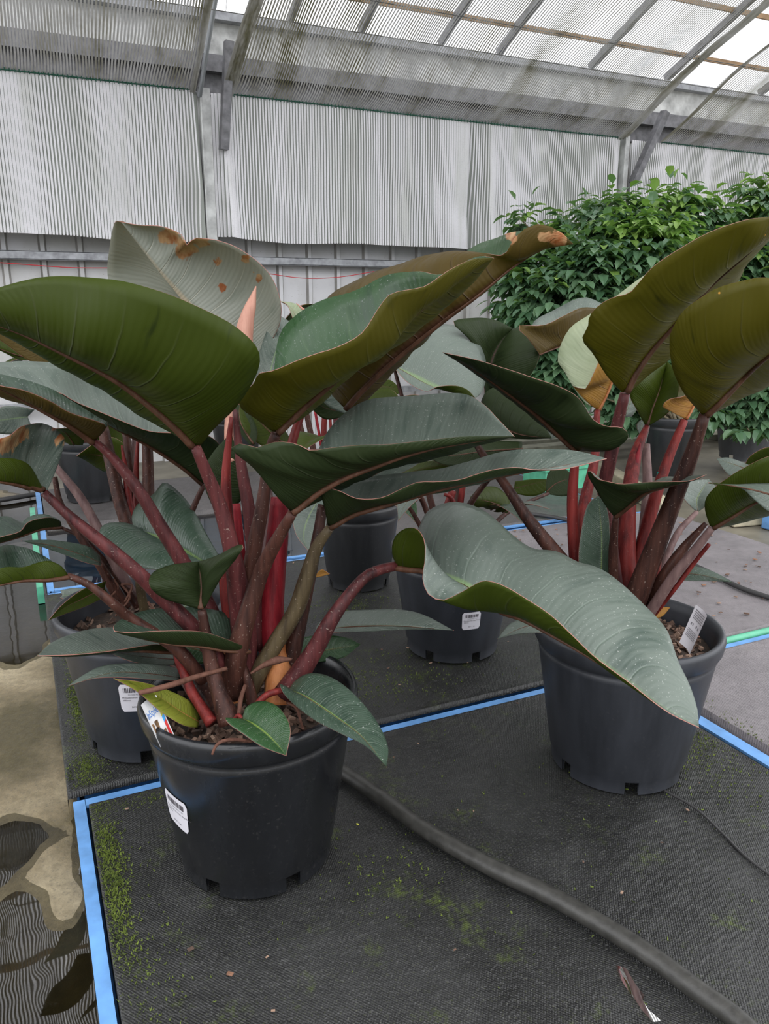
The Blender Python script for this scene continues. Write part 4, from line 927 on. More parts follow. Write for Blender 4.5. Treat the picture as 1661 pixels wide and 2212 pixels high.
leaf(B, '60,900,1.75 20,905 -60,915,1.6', '70,925,1.75 35,938 -10,935 -60,915,1.6', '75,885,1.75 40,878 0,880 -60,915,1.6', top='topg', see='T', rows=14, half=5, rib=0)
leaf(B, '135,781,1.6 70,755 0,722 -80,690,1.45', '130,782,1.6 75,785,1.55 0,735 -80,690,1.45', '138,778,1.62 100,735,1.6 0,700,1.5 -80,690,1.45', top='top', und='undr', see='U', rows=20, half=6, rib=.002)
leaf(B, '70,775,1.7 30,765 -60,730,1.6', '72,778,1.7 45,778 0,757 -60,730,1.6', '72,765,1.7 50,740 0,712 -60,730,1.6', top='top', und='und', see='U', rows=16, half=6, rib=.002)
fleaf(B, (160, 960, 1.8), (120, 925, 1.7), .06, top='topg', droop=.01)

# --- C: right
cC = potc(1322, 1722, .128)
Cp = plant(cC, 'red-stemmed plant in the greyed pot at right, with a teal stake')
pot(Cp, cC, .172, .285, M['potg'], rot=.98); soil(Cp, cC, .172, .285, .84, 420)
leaf(Cp, '1350,846,1.30 1370,805 1405,755,1.27 1450,705 1490,660 1540,610,1.2 1600,560 1720,455,1.05',
     '1343,846,1.3 1310,810,1.27 1280,762,1.24 1258,732,1.22 1270,705,1.2 1274,680 1300,655,1.17 1330,640 1360,632 1382,608,1.12 1405,580 1455,545,1.08 1505,515 1555,492 1610,475,1.03 1661,468 1720,455,1.05',
     '1357,850,1.32 1400,810,1.38 1450,772,1.42 1500,718,1.42 1560,655,1.4 1595,605,1.35 1612,570,1.28 1650,525,1.2 1720,455,1.05', und='undb', top='topy', bow1=.2, bow2=.05, see='U', rows=44, half=11, rib=.006, label='huge olive leaf seen from below, rising to the right')
leaf(Cp, '1523,893,1.22 1555,862 1605,812,1.18 1661,766 1790,660,1.02',
     '1515,893,1.22 1480,852,1.18 1460,815 1450,780,1.13 1447,730 1460,695,1.08 1480,668 1510,645 1555,620,1.03 1610,605 1661,600,1.0 1790,660,1.02',
     '1532,893,1.25 1580,865,1.3 1661,828,1.3 1730,770 1790,660,1.02', und='undb', top='topy', bow1=.22, bow2=.1, see='U', rows=40, half=11, rib=.006)
leaf(Cp, '1291,886,1.50 1310,850 1325,812 1345,760,1.55 1400,670 1480,560,1.55',
     '1288,884,1.5 1265,866,1.47 1236,832,1.45 1250,838 1264,840 1282,806,1.45 1297,770,1.46 1320,728 1380,655,1.5 1480,560,1.55',
     '1294,880,1.53 1262,868,1.6 1236,832,1.62 1218,800,1.64 1205,783 1210,748,1.65 1232,708 1275,678,1.65 1330,640 1400,590 1480,560,1.55', und='undo', top='topy', bow1=.05, bow2=.2, see='U', rows=34, half=9, rib=.003, label='young pale leaf with an orange folded base')
leaf(Cp, '1480,905,1.42 1495,880 1505,850 1525,795,1.45', '1476,903,1.42 1450,890,1.4 1430,876,1.38 1445,862 1475,856,1.38 1490,840 1525,795,1.45',
     '1482,898,1.45 1430,878,1.5 1402,862,1.52 1388,835 1390,822,1.54 1420,812 1470,800 1525,795,1.45', und='undo', top='topy', see='U', rows=24, half=8, bow2=.15, rib=.003, label='small curled young leaf, white inside and orange outside')
leaf(Cp, '1397,920,1.48 1410,880 1425,840 1440,780,1.5', '1393,918,1.48 1375,885,1.45 1360,855 1366,822,1.43 1395,800 1425,785 1440,780,1.5', '1401,920,1.48 1440,895,1.46 1462,862 1466,810,1.46 1440,780,1.5', und='und', top='topg', see='U', rows=24, half=8, bow1=.1, bow2=.1, rib=.0035)
leaf(Cp, '1350,900,1.62 1370,850 1400,810 1440,775,1.66', '1345,890,1.6 1345,850,1.6 1370,800 1440,775,1.66', '1365,900,1.66 1400,850 1440,800 1440,775,1.66', und='und', top='topg', see='T', rows=16, half=6, rib=.002)
leaf(Cp, '1245,970,1.36 1200,930 1155,890,1.32 1100,850 1050,815 1000,783 957,761,1.2',
     '1252,972,1.36 1290,975,1.33 1330,968,1.3 1358,942,1.28 1345,924 1310,920,1.26 1280,905 1255,865,1.24 1220,840 1150,815,1.2 1090,795 1030,777 957,761,1.2',
     '1240,962,1.4 1200,922,1.44 1150,880,1.44 1100,842,1.4 1050,808,1.35 1000,780,1.28 957,761,1.2', und='undd', top='top', see='U', rows=40, half=10, bow1=.12, bow2=.1, rib=.005)
leaf(Cp, '1328,1114,1.30 1360,1090 1390,1066 1430,1052 1480,1042 1525,1025,1.12',
     '1324,1112,1.3 1304,1085,1.27 1285,1052 1270,1025,1.24 1273,1014 1288,1032,1.22 1310,1039 1345,1045 1400,1041,1.18 1450,1040 1490,1038 1525,1025,1.12',
     '1334,1110,1.32 1370,1080,1.38 1420,1035,1.38 1470,1030,1.3 1525,1025,1.12', und='undd', top='topg', see='U', rows=30, half=8, bow1=.12, bow2=.05, rib=.004)
leaf(Cp, '1297,1290,1.38 1300,1220 1300,1150 1292,1070,1.36', '1262,1285,1.38 1250,1210,1.36 1257,1140 1270,1090 1292,1070,1.36', '1316,1290,1.38 1316,1220,1.36 1317,1150 1310,1095 1292,1070,1.36', top='top', und='und', see='T', rows=24, half=7, bow1=.05, bow2=.05, rib=.002)
leaf(Cp, '1540,1138,1.24 1580,1115 1630,1085,1.2 1720,1045,1.12', '1534,1135,1.24 1524,1105,1.22 1524,1078,1.2 1540,1056 1560,1040,1.17 1600,1014 1661,985,1.12 1700,985 1720,1045,1.12',
     '1546,1138,1.26 1600,1120,1.32 1680,1100,1.3 1720,1045,1.12', und='und', top='topg', see='U', rows=26, half=8, bow1=.15, bow2=.1, rib=.004)
leaf(Cp, '1750,1095,1.05 1690,1075 1620,1056 1530,1043,1.12', '1750,1120,1.05 1700,1115 1661,1105,1.08 1630,1080 1600,1055 1530,1043,1.12', '1750,1060,1.1 1700,1045 1640,1044,1.13 1580,1046 1530,1043,1.12', top='topg', und='und', see='T', rows=24, half=7, rib=.003)
leaf(Cp, '1620,1015,1.2 1585,1003 1548,991,1.22', '1620,1030,1.2 1580,1030 1560,1010 1548,991,1.22', '1620,1005,1.22 1595,995 1570,988 1548,991,1.22', top='topg', see='T', rows=14, half=5, rib=.001)
leaf(Cp, '1630,1000,1.25 1670,985 1720,975,1.2', '1605,1012,1.25 1620,985 1661,965 1720,975,1.2', '1620,1020,1.25 1680,1010 1720,975,1.2', und='und', top='topg', see='U', rows=14, half=5, rib=.001)
leaf(Cp, '1507,1104,1.46 1505,1080 1520,1052 1532,1035,1.5', '1500,1102,1.46 1478,1078,1.45 1463,1055 1485,1040 1532,1035,1.5', '1512,1103,1.46 1535,1085,1.45 1548,1058 1532,1035,1.5', top='topg', und='und', see='T', rows=20, half=7, rib=.002)
leaf(Cp, '1450,1243,1.55 1500,1240 1582,1258,1.5', '1450,1252,1.53 1500,1255 1550,1256 1582,1258,1.5', '1443,1236,1.57 1475,1222 1520,1227 1560,1244 1582,1258,1.5', top='top', und='und', see='T', rows=18, half=6, rib=.0015)
leaf(Cp, '1195,1350,1.32 1140,1352 1074,1380,1.2', '1200,1366,1.3 1150,1367 1110,1371 1074,1380,1.2', '1195,1340,1.34 1150,1336 1105,1345 1074,1380,1.2', top='topg', see='T', rows=18, half=6, rib=.0015)
leaf(Cp, '1165,765,1.85 1240,735 1310,692,2.0', '1165,765,1.85 1135,725,1.8 1115,705,1.8 1175,702 1215,683,1.85 1260,664 1310,670,2.0', '1170,768,1.9 1150,700,2.0 1200,668,2.05 1260,642 1310,660,2.0', und='undr', top='topg', see='U', rows=20, half=7, rib=.002)
leaf(Cp, '1200,945,1.7 1190,920 1160,900,1.7', '1225,950,1.7 1210,925 1160,900,1.7', '1190,950,1.7 1165,925 1160,900,1.7', top='topg', see='T', rows=12, half=4, rib=0)
leaf(Cp, '1400,900,1.55 1385,920,1.55 1395,960,1.55', '1393,900,1.55 1375,920 1395,960,1.55', '1405,910,1.55 1402,930 1395,960,1.55', top='topg', see='T', rows=12, half=4, rib=0)
# petioles, right plant (crown near 1335,1330)
stem(Cp, '1350,850,1.30 1335,910 1318,990,1.34 1305,1060 1318,1180 1335,1330,1.42', (.0085, .0115, .012, .013, .015, .017), 'mauve')
stem(Cp, '1522,896,1.22 1492,985 1455,1080,1.28 1420,1170 1385,1260,1.34 1350,1350,1.38', (.0085, .0125, .0145, .017, .0195, .021), 'brown')
stem(Cp, '1478,908,1.42 1440,1000 1405,1110,1.42 1375,1240 1362,1330,1.43', (.007, .0095, .012, .014, .016), 'red')
stem(Cp, '1397,922,1.48 1372,985 1358,1080,1.42 1352,1200 1357,1330,1.42', (.006, .013, .015, .019, .022), 'red')
stem(Cp, '1290,888,1.5 1288,930 1283,1000 1262,1090,1.45 1258,1150 1300,1300,1.42', (.006, .008, .010, .012, .012, .014), 'red')
stem(Cp, '1245,972,1.36 1240,1020 1236,1090,1.38 1243,1200 1260,1300,1.42 1290,1370,1.42', (.0065, .0095, .0105, .013, .014, .015), 'red')
stem(Cp, '1395,960,1.5 1398,1060 1385,1200 1372,1320,1.46', (.008, .010, .010, .011), 'greyp')
stem(Cp, '1383,958,1.44 1372,1010 1362,1060,1.43', (.0015, .006, .003), 'crim')
stem(Cp, '1425,1170,1.36 1410,1240 1385,1300 1365,1350,1.4', (.004, .012, .016, .018), 'red', name='sheath')
stem(Cp, '1505,1106,1.46 1465,1150 1438,1210 1410,1290,1.42 1390,1340,1.4', (.0045, .0062, .0065, .007, .008), 'greyp')
stem(Cp, '1538,1140,1.24 1500,1190 1455,1245,1.3 1415,1305 1385,1350,1.38', (.0055, .008, .009, .0095, .010), 'greyp')
stem(Cp, '1525,1130,1.3 1480,1180 1430,1250,1.34 1390,1330,1.4', (.004, .009, .010, .010), 'brown')
stem(Cp, '1532,1175,1.28 1500,1215 1455,1275,1.32 1410,1330,1.37', (.0035, .004, .004, .005), 'red')
stem(Cp, '1330,1116,1.30 1325,1180 1326,1260 1335,1340,1.4', (.005, .0085, .009, .010), 'brown')
stem(Cp, '1015,935,1.46 1045,985 1090,1045,1.4 1140,1120 1195,1190,1.38 1260,1270 1310,1340,1.42', (.0055, .0075, .009, .012, .0145, .016, .017), 'brown')
stem(Cp, '1180,1195,1.45 1240,1260 1310,1350,1.44', (.01, .012, .013), 'greyp')
stem(Cp, '1505,1375,1.31 1510,1376 1500,1378 1497,1392,1.33', (.0015, .002), 'root', name='dry_root', nn=6)
deadl = leaf(Cp, '1412,1330,1.36 1430,1322 1448,1312,1.38', '1412,1336,1.36 1430,1332 1448,1312,1.38', '1412,1325,1.37 1428,1312 1448,1312,1.38', top='undo', und='undo', see='T', rows=8, half=3, rib=0)

# --- D: middle, behind
cD = potc(975, 1438, .118)
D = plant(cD, 'plant in the dark pot with a price sticker, behind the big drooping leaf')
pot(D, cD, .162, .275, M['potg'], rot=.45); soil(D, cD, .162, .275, .8, 60)
pot_sticker(D, cD, .162, .275, 1018, 1341, .047, .047, .02)
leaf(D, '848,788,1.85 880,806 930,833 985,850 1027,860,1.72', '850,785,1.85 890,745,1.92 945,702,1.95 995,707 1030,735,1.9 1048,772 1051,810,1.85 1042,845 1027,860,1.72',
     '850,792,1.82 880,825,1.78 920,845 945,835,1.75 985,833 1010,842 1027,860,1.72', top='topg', und='und', see='T', rows=30, half=9, bow1=-.1, bow2=.1, rib=.002, label='broad grey-green leaf, speckled')
leaf(D, '1060,870,1.95 1060,790 1078,745 1108,710,1.95', '1048,860,1.92 1040,800,1.9 1015,735 978,697,1.86 1020,687 1065,690 1108,710,1.95', '1070,870,1.92 1140,818,1.88 1166,765,1.86 1158,725 1132,707 1108,710,1.95', und='undd', top='topg', see='U', rows=28, half=8, bow1=.12, bow2=.12, rib=.002)
leaf(D, '1040,930,1.8 1080,925 1130,940 1192,946,1.6', '1035,915,1.8 1042,860,1.78 1065,838,1.76 1100,846 1140,875,1.68 1170,912 1192,946,1.6', '1045,940,1.8 1090,945 1140,948 1192,946,1.6', und='undd', top='topg', see='U', rows=24, half=8, bow1=.12, rib=.003)
leaf(D, '1128,970,1.65 1050,975 960,985 905,975,1.55', '1120,985,1.65 1040,1000 960,1005,1.58 905,975,1.55', '1128,955,1.68 1050,952,1.68 960,953 905,975,1.55', und='undd', top='undd', see='U', rows=20, half=6, rib=.002)
leaf(D, '870,1025,1.6 930,1010 1000,1005,1.6', '875,1030,1.6 930,1020 1000,1005,1.6', '868,1018,1.63 910,1000 960,995 1000,1005,1.6', und='und', top='topg', see='U', rows=14, half=5, rib=0)
leaf(D, '1100,1100,1.9 1060,1085 1015,1075,1.8', '1095,1108,1.9 1050,1095 1020,1095 1015,1075,1.8', '1095,1070,1.93 1070,1052 1035,1055 1015,1075,1.8', und='und', top='top', see='U', rows=16, half=6, bow1=.1, bow2=.1, rib=.002)
leaf(D, '1180,1063,2.1 1200,1045 1240,1030,2.1', '1178,1060,2.1 1185,1020 1215,1010 1240,1030,2.1', '1185,1068,2.1 1220,1072 1245,1060 1240,1030,2.1', und='undd', top='topg', see='U', rows=14, half=5, rib=.002)
leaf(D, '1110,1055,2.2 1150,1045 1190,1035,2.2', '1108,1065,2.2 1150,1072 1180,1060 1190,1035,2.2', '1112,1040,2.2 1150,1035 1190,1035,2.2', und='und', top='topgreen', see='U', rows=12, half=5, rib=.001)
fleaf(D, (1085, 1105, 1.9), (1190, 1100, 1.75), .045, top='topg', droop=.015)
fleaf(D, (1060, 1100, 1.9), (1130, 1130, 1.7), .04, top='top', droop=.02)
fleaf(D, (960, 1010, 1.9), (1030, 1040, 1.8), .08, top='top', und='undd', droop=.02, roll=.5)
fleaf(D, (900, 1080, 1.8), (860, 1125, 1.7), .05, top='topg', droop=.02)
for s_, r_, c_ in (('1060,875,1.95 1020,980 985,1080,1.9 975,1230,1.85', (.006, .008, .011), 'brown'), ('850,790,1.85 880,900 930,1080,1.85 965,1230,1.86', (.004, .007, .01), 'brown'),
                   ('1035,935,1.8 1010,1000 995,1080,1.83 975,1230,1.84', (.005, .008, .012), 'red'), ('1125,972,1.65 1060,1030 1005,1110,1.75 975,1230,1.82', (.004, .007, .01), 'brown'),
                   ('868,1078,1.75 890,1105 920,1160 960,1240,1.8', (.004, .006, .007), 'brown'), ('905,1066,1.75 918,1095 940,1160 965,1240,1.8', (.006, .007, .008), 'brown'),
                   ('960,1068,1.8 975,1075 985,1110 975,1240,1.82', (.004, .008, .01), 'red'), ('1185,1066,2.05 1140,1085 1080,1120,1.95 1000,1230,1.86', (.004, .006, .008), 'brown'), ('978,1060,1.82 960,1120 968,1240,1.82', (.009, .01, .012), 'red')):
    stem(D, s_, r_, c_)

# --- E: centre back
cE = potc(775, 1283, .098)
Ep = plant(cE, 'red-stemmed plant in the black pot seen between the front stems')
pot(Ep, cE, .135, .265, M['potfar']); soil(Ep, cE, .135, .265, .8, 0)
leaf(Ep, '690,1075,2.0 665,1120 655,1160 668,1192,1.85', '700,1075,2.0 705,1110,1.95 700,1150 668,1192,1.85', '680,1062,2.0 650,1085,1.95 634,1115 640,1155 668,1192,1.85', top='topg', und='und', see='T', rows=20, half=7, rib=.001)
leaf(Ep, '770,880,2.1 720,850 690,800,2.0', '780,870,2.1 740,830 690,800,2.0', '760,900,2.1 700,870 690,800,2.0', top='topg', see='T', rows=14, half=5, rib=.001)
leaf(Ep, '790,870,2.2 830,880 870,865,2.1', '785,880,2.2 830,895 870,865,2.1', '795,850,2.2 840,840 870,865,2.1', und='und', top='top', see='U', rows=14, half=5, rib=.001)
leaf(Ep, '800,845,2.3 830,835 870,845,2.3', '800,855,2.3 840,860 870,845,2.3', '805,830,2.3 840,820 870,845,2.3', und='und', top='topg', see='U', rows=14, half=5, rib=.001)
leaf(Ep, '750,890,2.2 700,880 668,850,2.1', '745,900,2.2 700,905 665,870 668,850,2.1', '755,880,2.2 715,860 668,850,2.1', und='undd', top='topg', see='U', rows=14, half=5, rib=.001)
fleaf(Ep, (720, 960, 2.2), (640, 985, 2.0), .12, top='topg', droop=.03)
fleaf(Ep, (850, 900, 2.4), (1010, 915, 2.3), .16, top='topg', und='und', droop=.03, roll=.5)
fleaf(Ep, (880, 950, 2.2), (980, 985, 2.0), .13, top='topg', und='undd', droop=.03, roll=-.5)
fleaf(Ep, (850, 1090, 2.1), (900, 1130, 2.0), .07, top='topgreen', droop=.02)
fleaf(Ep, (620, 700, 2.5), (700, 660, 2.5), .12, top='topg', droop=.02)
fleaf(Ep, (640, 700, 2.4), (600, 650, 2.4), .10, top='topy', und='undr', droop=.02)
for x, tx, r_, c_ in ((690, 680, .004, 'crim'), (700, 702, .008, 'red'), (716, 712, .004, 'red'), (727, 724, .007, 'mauve'), (672, 660, .008, 'brown'), (655, 640, .006, 'brown'), (742, 748, .006, 'red')):
    stem(Ep, '%d,%d,2.3 %d,%d %d,1000 770,1150,2.34' % (tx, 885, x, 940, x + 12), (r_, r_ * 1.2, r_ * 1.5), c_)
stem(Ep, '695,690,2.35 660,672,2.35 640,655,2.35', (.008, .006, .001), 'pink', name='new_leaf')
stem(Ep, '668,940,2.1 640,1050 600,1100 540,1110,2.1', (.004, .006, .007), 'brown')

# --- F, G: further back pots
cF = potc(205, 1090, .12)
Fp = plant(cF, 'plant in the black pot standing beyond the water filled tray at left')
pot(Fp, cF, .160, .28, M['potfar']); soil(Fp, cF, .160, .28, .8, 0)
for a_ in range(7):
    an = a_ * 2.4; tx, ty = math.cos(an), math.sin(an); bx, by, bd = pix((cF[0] + tx * .12, cF[1] + ty * .12, .62)); ex, ey, ed = pix((cF[0] + tx * .34, cF[1] + ty * .34, .66 - .05 * (a_ % 3)))
    cx, cy, cdp = pix((cF[0], cF[1], .22)); stem(Fp, '%f,%f,%f %f,%f,%f' % (cx, cy, cdp, bx, by, bd), (.01, .006), ['brown', 'red'][a_ % 2], n=8, nn=6)
    fleaf(Fp, (bx, by, bd), (ex, ey, ed), .15, top='topg', droop=.02)
cG = potc(515, 1003, .11)
Gp = plant(cG, 'small dark pot far behind, glimpsed left of the front stems, with drooping leaves')
pot(Gp, cG, .15, .26, M['potfar']); soil(Gp, cG, .15, .26, .8, 0)
for a_ in range(6):
    an = a_ * 2.4 + 1; tx, ty = math.cos(an), math.sin(an); bx, by, bd = pix((cG[0] + tx * .10, cG[1] + ty * .10, .55)); ex, ey, ed = pix((cG[0] + tx * .30, cG[1] + ty * .30, .60 - .05 * (a_ % 3)))
    cx, cy, cdp = pix((cG[0], cG[1], .2)); stem(Gp, '%f,%f,%f %f,%f,%f' % (cx, cy, cdp, bx, by, bd), (.01, .006), ['brown', 'red'][a_ % 2], n=8, nn=6)
    fleaf(Gp, (bx, by, bd), (ex, ey, ed), .14, top='topg', droop=.02)

# ------------------------------------------------------------------ tags and stake
def tag_frame(o_, ux, vy):
    ux = ux / np.linalg.norm(ux); vy = vy - ux * (ux @ vy); vy /= np.linalg.norm(vy); return o_, ux, vy, np.cross(ux, vy)
def plant_tag(tl, tr, bl, name, label):
    """flat tag: corners in space"""
    t = empty(name, bl, label=label, cat='plant label'); return t
tl, tr, br = P(312, 1518, 1.075), P(336, 1502, 1.09), P(376, 1586, 1.10)
ux = tr - tl; vy = tr - br; W_ = np.linalg.norm(ux) * 1.35; Hh = np.linalg.norm(vy)
o0, X_, Y_, Z_ = tag_frame(br, ux, vy); bl = br - X_ * W_
if Z_ @ (bl - CAM) > 0: Z_ = -Z_
t = empty('plant_label', bl, label='printed plant tag with blue lettering and colour stripe, stuck in the glossy black pot', cat='plant label')
def tp(u, v, off=0.0):
    return bl + X_ * (u * W_) + Y_ * (v * Hh) + Z_ * (off - .004 * math.sin(math.pi * u))
mb = MB(); nu = 8
for a_, b_ in ((.0004, 0), ):
    Vt = [tp(i / nu, v, .0) for v in (-.06, 1) for i in range(nu + 1)] + [tp(i / nu, v, -.0006) for v in (-.06, 1) for i in range(nu + 1)]
    Ft = [(i, i + 1, nu + 2 + i, nu + 1 + i) for i in range(nu)] + [(2 * nu + 2 + i, 3 * nu + 3 + i, 3 * nu + 4 + i, 2 * nu + 3 + i) for i in range(nu)]
    mb.add(Vt, Ft)
mb.build('tag_card', M['white'], t)
mb = MB()
def quad(u0, v0, u1, v1, u2, v2, u3, v3, k): mb.add([tp(u0, v0, .0005), tp(u1, v1, .0005), tp(u2, v2, .0005), tp(u3, v3, .0005)], [(0, 1, 2, 3)], k)
quad(.82, .72, .94, .78, .94, .93, .82, .93, 2); quad(.82, .50, .94, .56, .94, .78, .82, .72, 3); quad(.82, .36, .94, .42, .94, .56, .82, .50, 1); quad(.82, -.3, .94, -.3, .94, .42, .82, .36, 4)
quad(.36, .16, .50, .16, .56, .50, .32, .50, 5); quad(.60, -.02, .74, -.02, .78, .24, .60, .20, 5); quad(.12, .22, .20, .22, .26, .46, .10, .48, 5)
TV, TF = text_mesh('InStyle', 1.0); wx = max(v[0] for v in TV)
mb.add([tp(.06 + v[0] / wx * .72, .60 + v[1] * .24 + .04 * v[0] / wx, .0006) for v in TV], TF, 0)
mb.build('tag_print', [M['tblue'], M['tcyan'], M['tgreen'], M['tyel'], M['tred'], M['tbrown']], t)
tl, tr, bl2 = P(1489, 1297, 1.33), P(1512, 1321, 1.30), P(1477, 1365, 1.335)
X_ = tr - tl; Y_ = tl - bl2; W_ = np.linalg.norm(X_); Hh = np.linalg.norm(Y_); o0, X_, Y_, Z_ = tag_frame(bl2, X_, Y_); bl = bl2
if Z_ @ (bl - CAM) > 0: Z_ = -Z_
t = empty('plant_label', bl, label='white plant tag printed with small lines of text, in the right greyed pot', cat='plant label')
mb = MB(); Vt = [tp(i / nu, v, .0) for v in (-.4, 1) for i in range(nu + 1)] + [tp(i / nu, v, -.0006) for v in (-.4, 1) for i in range(nu + 1)]
mb.add(Vt, Ft); mb.build('tag_card', M['paper'], t)
mb = MB()
for k_ in range(5): mb.add([tp(.12, .88 - .07 * k_, .0005), tp(.88, .88 - .07 * k_, .0005), tp(.88, .905 - .07 * k_, .0005), tp(.12, .905 - .07 * k_, .0005)], [(0, 1, 2, 3)])
for k_ in range(5): mb.add([tp(.12, .22 - .06 * k_, .0005), tp(.86, .22 - .06 * k_, .0005), tp(.86, .24 - .06 * k_, .0005), tp(.12, .24 - .06 * k_, .0005)], [(0, 1, 2, 3)])
for u_, w2 in ((.15, .07), (.27, .05), (.50, .10), (.68, .10)): mb.add([tp(u_, .36, .0005), tp(u_ + w2, .36, .0005), tp(u_ + w2, .45, .0005), tp(u_, .45, .0005)], [(0, 1, 2, 3)])
mb.build('tag_print', M['inkg'], t)
mb = MB(); mb.tube(spline([P(1424, 1020, 1.42), P(1412, 1150, 1.42), P(1397, 1335, 1.44)], 6), .0042, 10)
mb.build('support_stake', M['teal'], smooth=True, label='teal plastic stake among the red stems of the right plant', cat='stake')

# ------------------------------------------------------------------ leafy shrubs behind
def shrub(c, R, H, potm, lab, blobs, seed, n_leaf, stems=7):
    r_ = random.Random(seed)
    t = empty('potted_shrub', c, label=lab, cat='shrub')
    pot(t, c, R, H, potm); soil(t, c, R, H, .85, 0)
    VV = {0: ([], []), 1: ([], [])}; mb = MB()
    def leaflet(o_, d, s, k):
        d = d / np.linalg.norm(d); sd = np.cross(d, UZ); L = np.linalg.norm(sd); sd = sd / L if L > .05 else np.array([1., 0, 0]); up_ = np.cross(sd, d)
        V_, F_ = VV[k]; b = len(V_); w2 = s * .30; cup = r_.uniform(.1, .35) * s
        V_ += [tuple(o_), tuple(o_ + d * s * .35 + sd * w2 + up_ * cup * .5), tuple(o_ + d * s * .75 + sd * w2 * .75 - UZ * s * .08 + up_ * cup * .4), tuple(o_ + d * s * 1.05 - UZ * s * .22),
               tuple(o_ + d * s * .75 - sd * w2 * .75 - UZ * s * .08 + up_ * cup * .4), tuple(o_ + d * s * .35 - sd * w2 + up_ * cup * .5), tuple(o_ + d * s * .38), tuple(o_ + d * s * .76 - UZ * s * .08)]
        F_ += [(b, b + 1, b + 6), (b + 1, b + 2, b + 7, b + 6), (b + 2, b + 3, b + 7), (b + 3, b + 4, b + 7), (b + 4, b + 5, b + 6, b + 7), (b + 5, b, b + 6)]
    tot = sum(b[3] ** 2 for b in blobs)
    base = np.array([c[0], c[1], H * .85])
    for bi, (bx, by, bz, br, yy) in enumerate(blobs):
        q = np.array([bx, by, bz]); mid_ = base * .5 + q * .5 + np.array([r_.gauss(0, .04), r_.gauss(0, .04), 0])
        mb.tube(spline([base + np.array([r_.gauss(0, .03), r_.gauss(0, .03), 0]), mid_, q], 8), np.linspace(.008, .003, 8), 6)
        for _ in range(int(n_leaf * br * br / tot)):
            # sprays of leaflets along a drooping stalk, mostly near the surface of the clump
            v = np.array([r_.gauss(0, 1), r_.gauss(0, 1), r_.gauss(0, 1)]); v /= np.linalg.norm(v)
            rad = br * r_.uniform(.25, 1.0) ** .5; o_ = q + v * rad * np.array([1, .8, .85]); out_ = v * np.array([1, 1, .35]) + np.array([0, 0, .12]); out_ /= np.linalg.norm(out_)
            k = 1 if r_.random() < yy * (1.4 if v[2] > .3 else .5) else 0
            L = r_.uniform(.06, .11); sd = np.cross(out_, UZ); sd /= np.linalg.norm(sd) + 1e-6
            for j in range(3):
                a_ = o_ + out_ * L * (j / 3) - UZ * .02 * (j / 3) ** 2
                for sg in (-1, 1): leaflet(a_, sd * sg * .8 + out_ * .5 - UZ * r_.uniform(.2, .7), r_.uniform(.05, .075), k)
            leaflet(o_ + out_ * L, out_ - UZ * r_.uniform(.2, .6), r_.uniform(.06, .085), k)
    mb.build('stem', M['bark'], t, smooth=True)
    for k, mt in ((0, 'bush'), (1, 'bushy')):
        if VV[k][0]: tag(mesh('foliage', VV[k][0], VV[k][1], M[mt], t, smooth=False), kind='stuff')
def bl(px, py, d, r, y_=.2): q = P(px, py, d); return (q[0], q[1], q[2], r, y_)
cS1 = potc(1442, 1050, .12)
shrub(cS1, .155, .33, M['potfar'], 'leafy green shrub in a black pot behind the right plant, widest of the shrubs',
      [bl(1440, 460, 4.1, .13, .45), bl(1500, 480, 4.1, .13, .3), bl(1330, 470, 4.2, .14, .25), bl(1270, 520, 4.1, .17, .3), bl(1400, 540, 3.9, .2, .55), bl(1500, 560, 4.0, .17, .5), bl(1180, 560, 4.1, .14, .15), bl(1300, 590, 3.9, .2, .1),
       bl(1150, 620, 4.0, .15, .25), bl(1220, 650, 3.9, .2, .05), bl(1130, 660, 4.0, .09, .1), bl(1170, 720, 4.0, .16, .02), bl(1400, 660, 3.9, .22, .1), bl(1250, 760, 4.0, .2, .02), bl(1210, 820, 4.0, .12, .02), bl(1400, 800, 4.0, .2, .02), bl(1520, 700, 4.0, .18, .1), bl(1130, 478, 4.3, .045, .2), bl(1175, 485, 4.3, .03, .2), bl(1480, 860, 4.0, .12, .03), bl(1350, 890, 4.0, .1, .03)], 3, 2100)
cS2 = potc(1612, 1000, .15)
shrub(cS2, .21, .34, M['potgrey'], 'leafy green shrub in a pale grey pot at the right edge',
      [bl(1650, 410, 4.3, .08, .6), bl(1640, 460, 4.3, .10, .3), bl(1690, 480, 4.3, .2, .3), bl(1640, 560, 4.2, .13, .1), bl(1690, 620, 4.2, .2, .2), bl(1640, 830, 4.1, .16, .03), bl(1600, 875, 4.1, .12, .03), bl(1680, 880, 4.05, .13, .05), bl(1700, 760, 4.1, .24, .05), bl(1545, 900, 4.1, .07, .1), bl(1740, 690, 4.2, .2, .1), bl(1618, 930, 3.95, .04, .1)], 5, 1100)

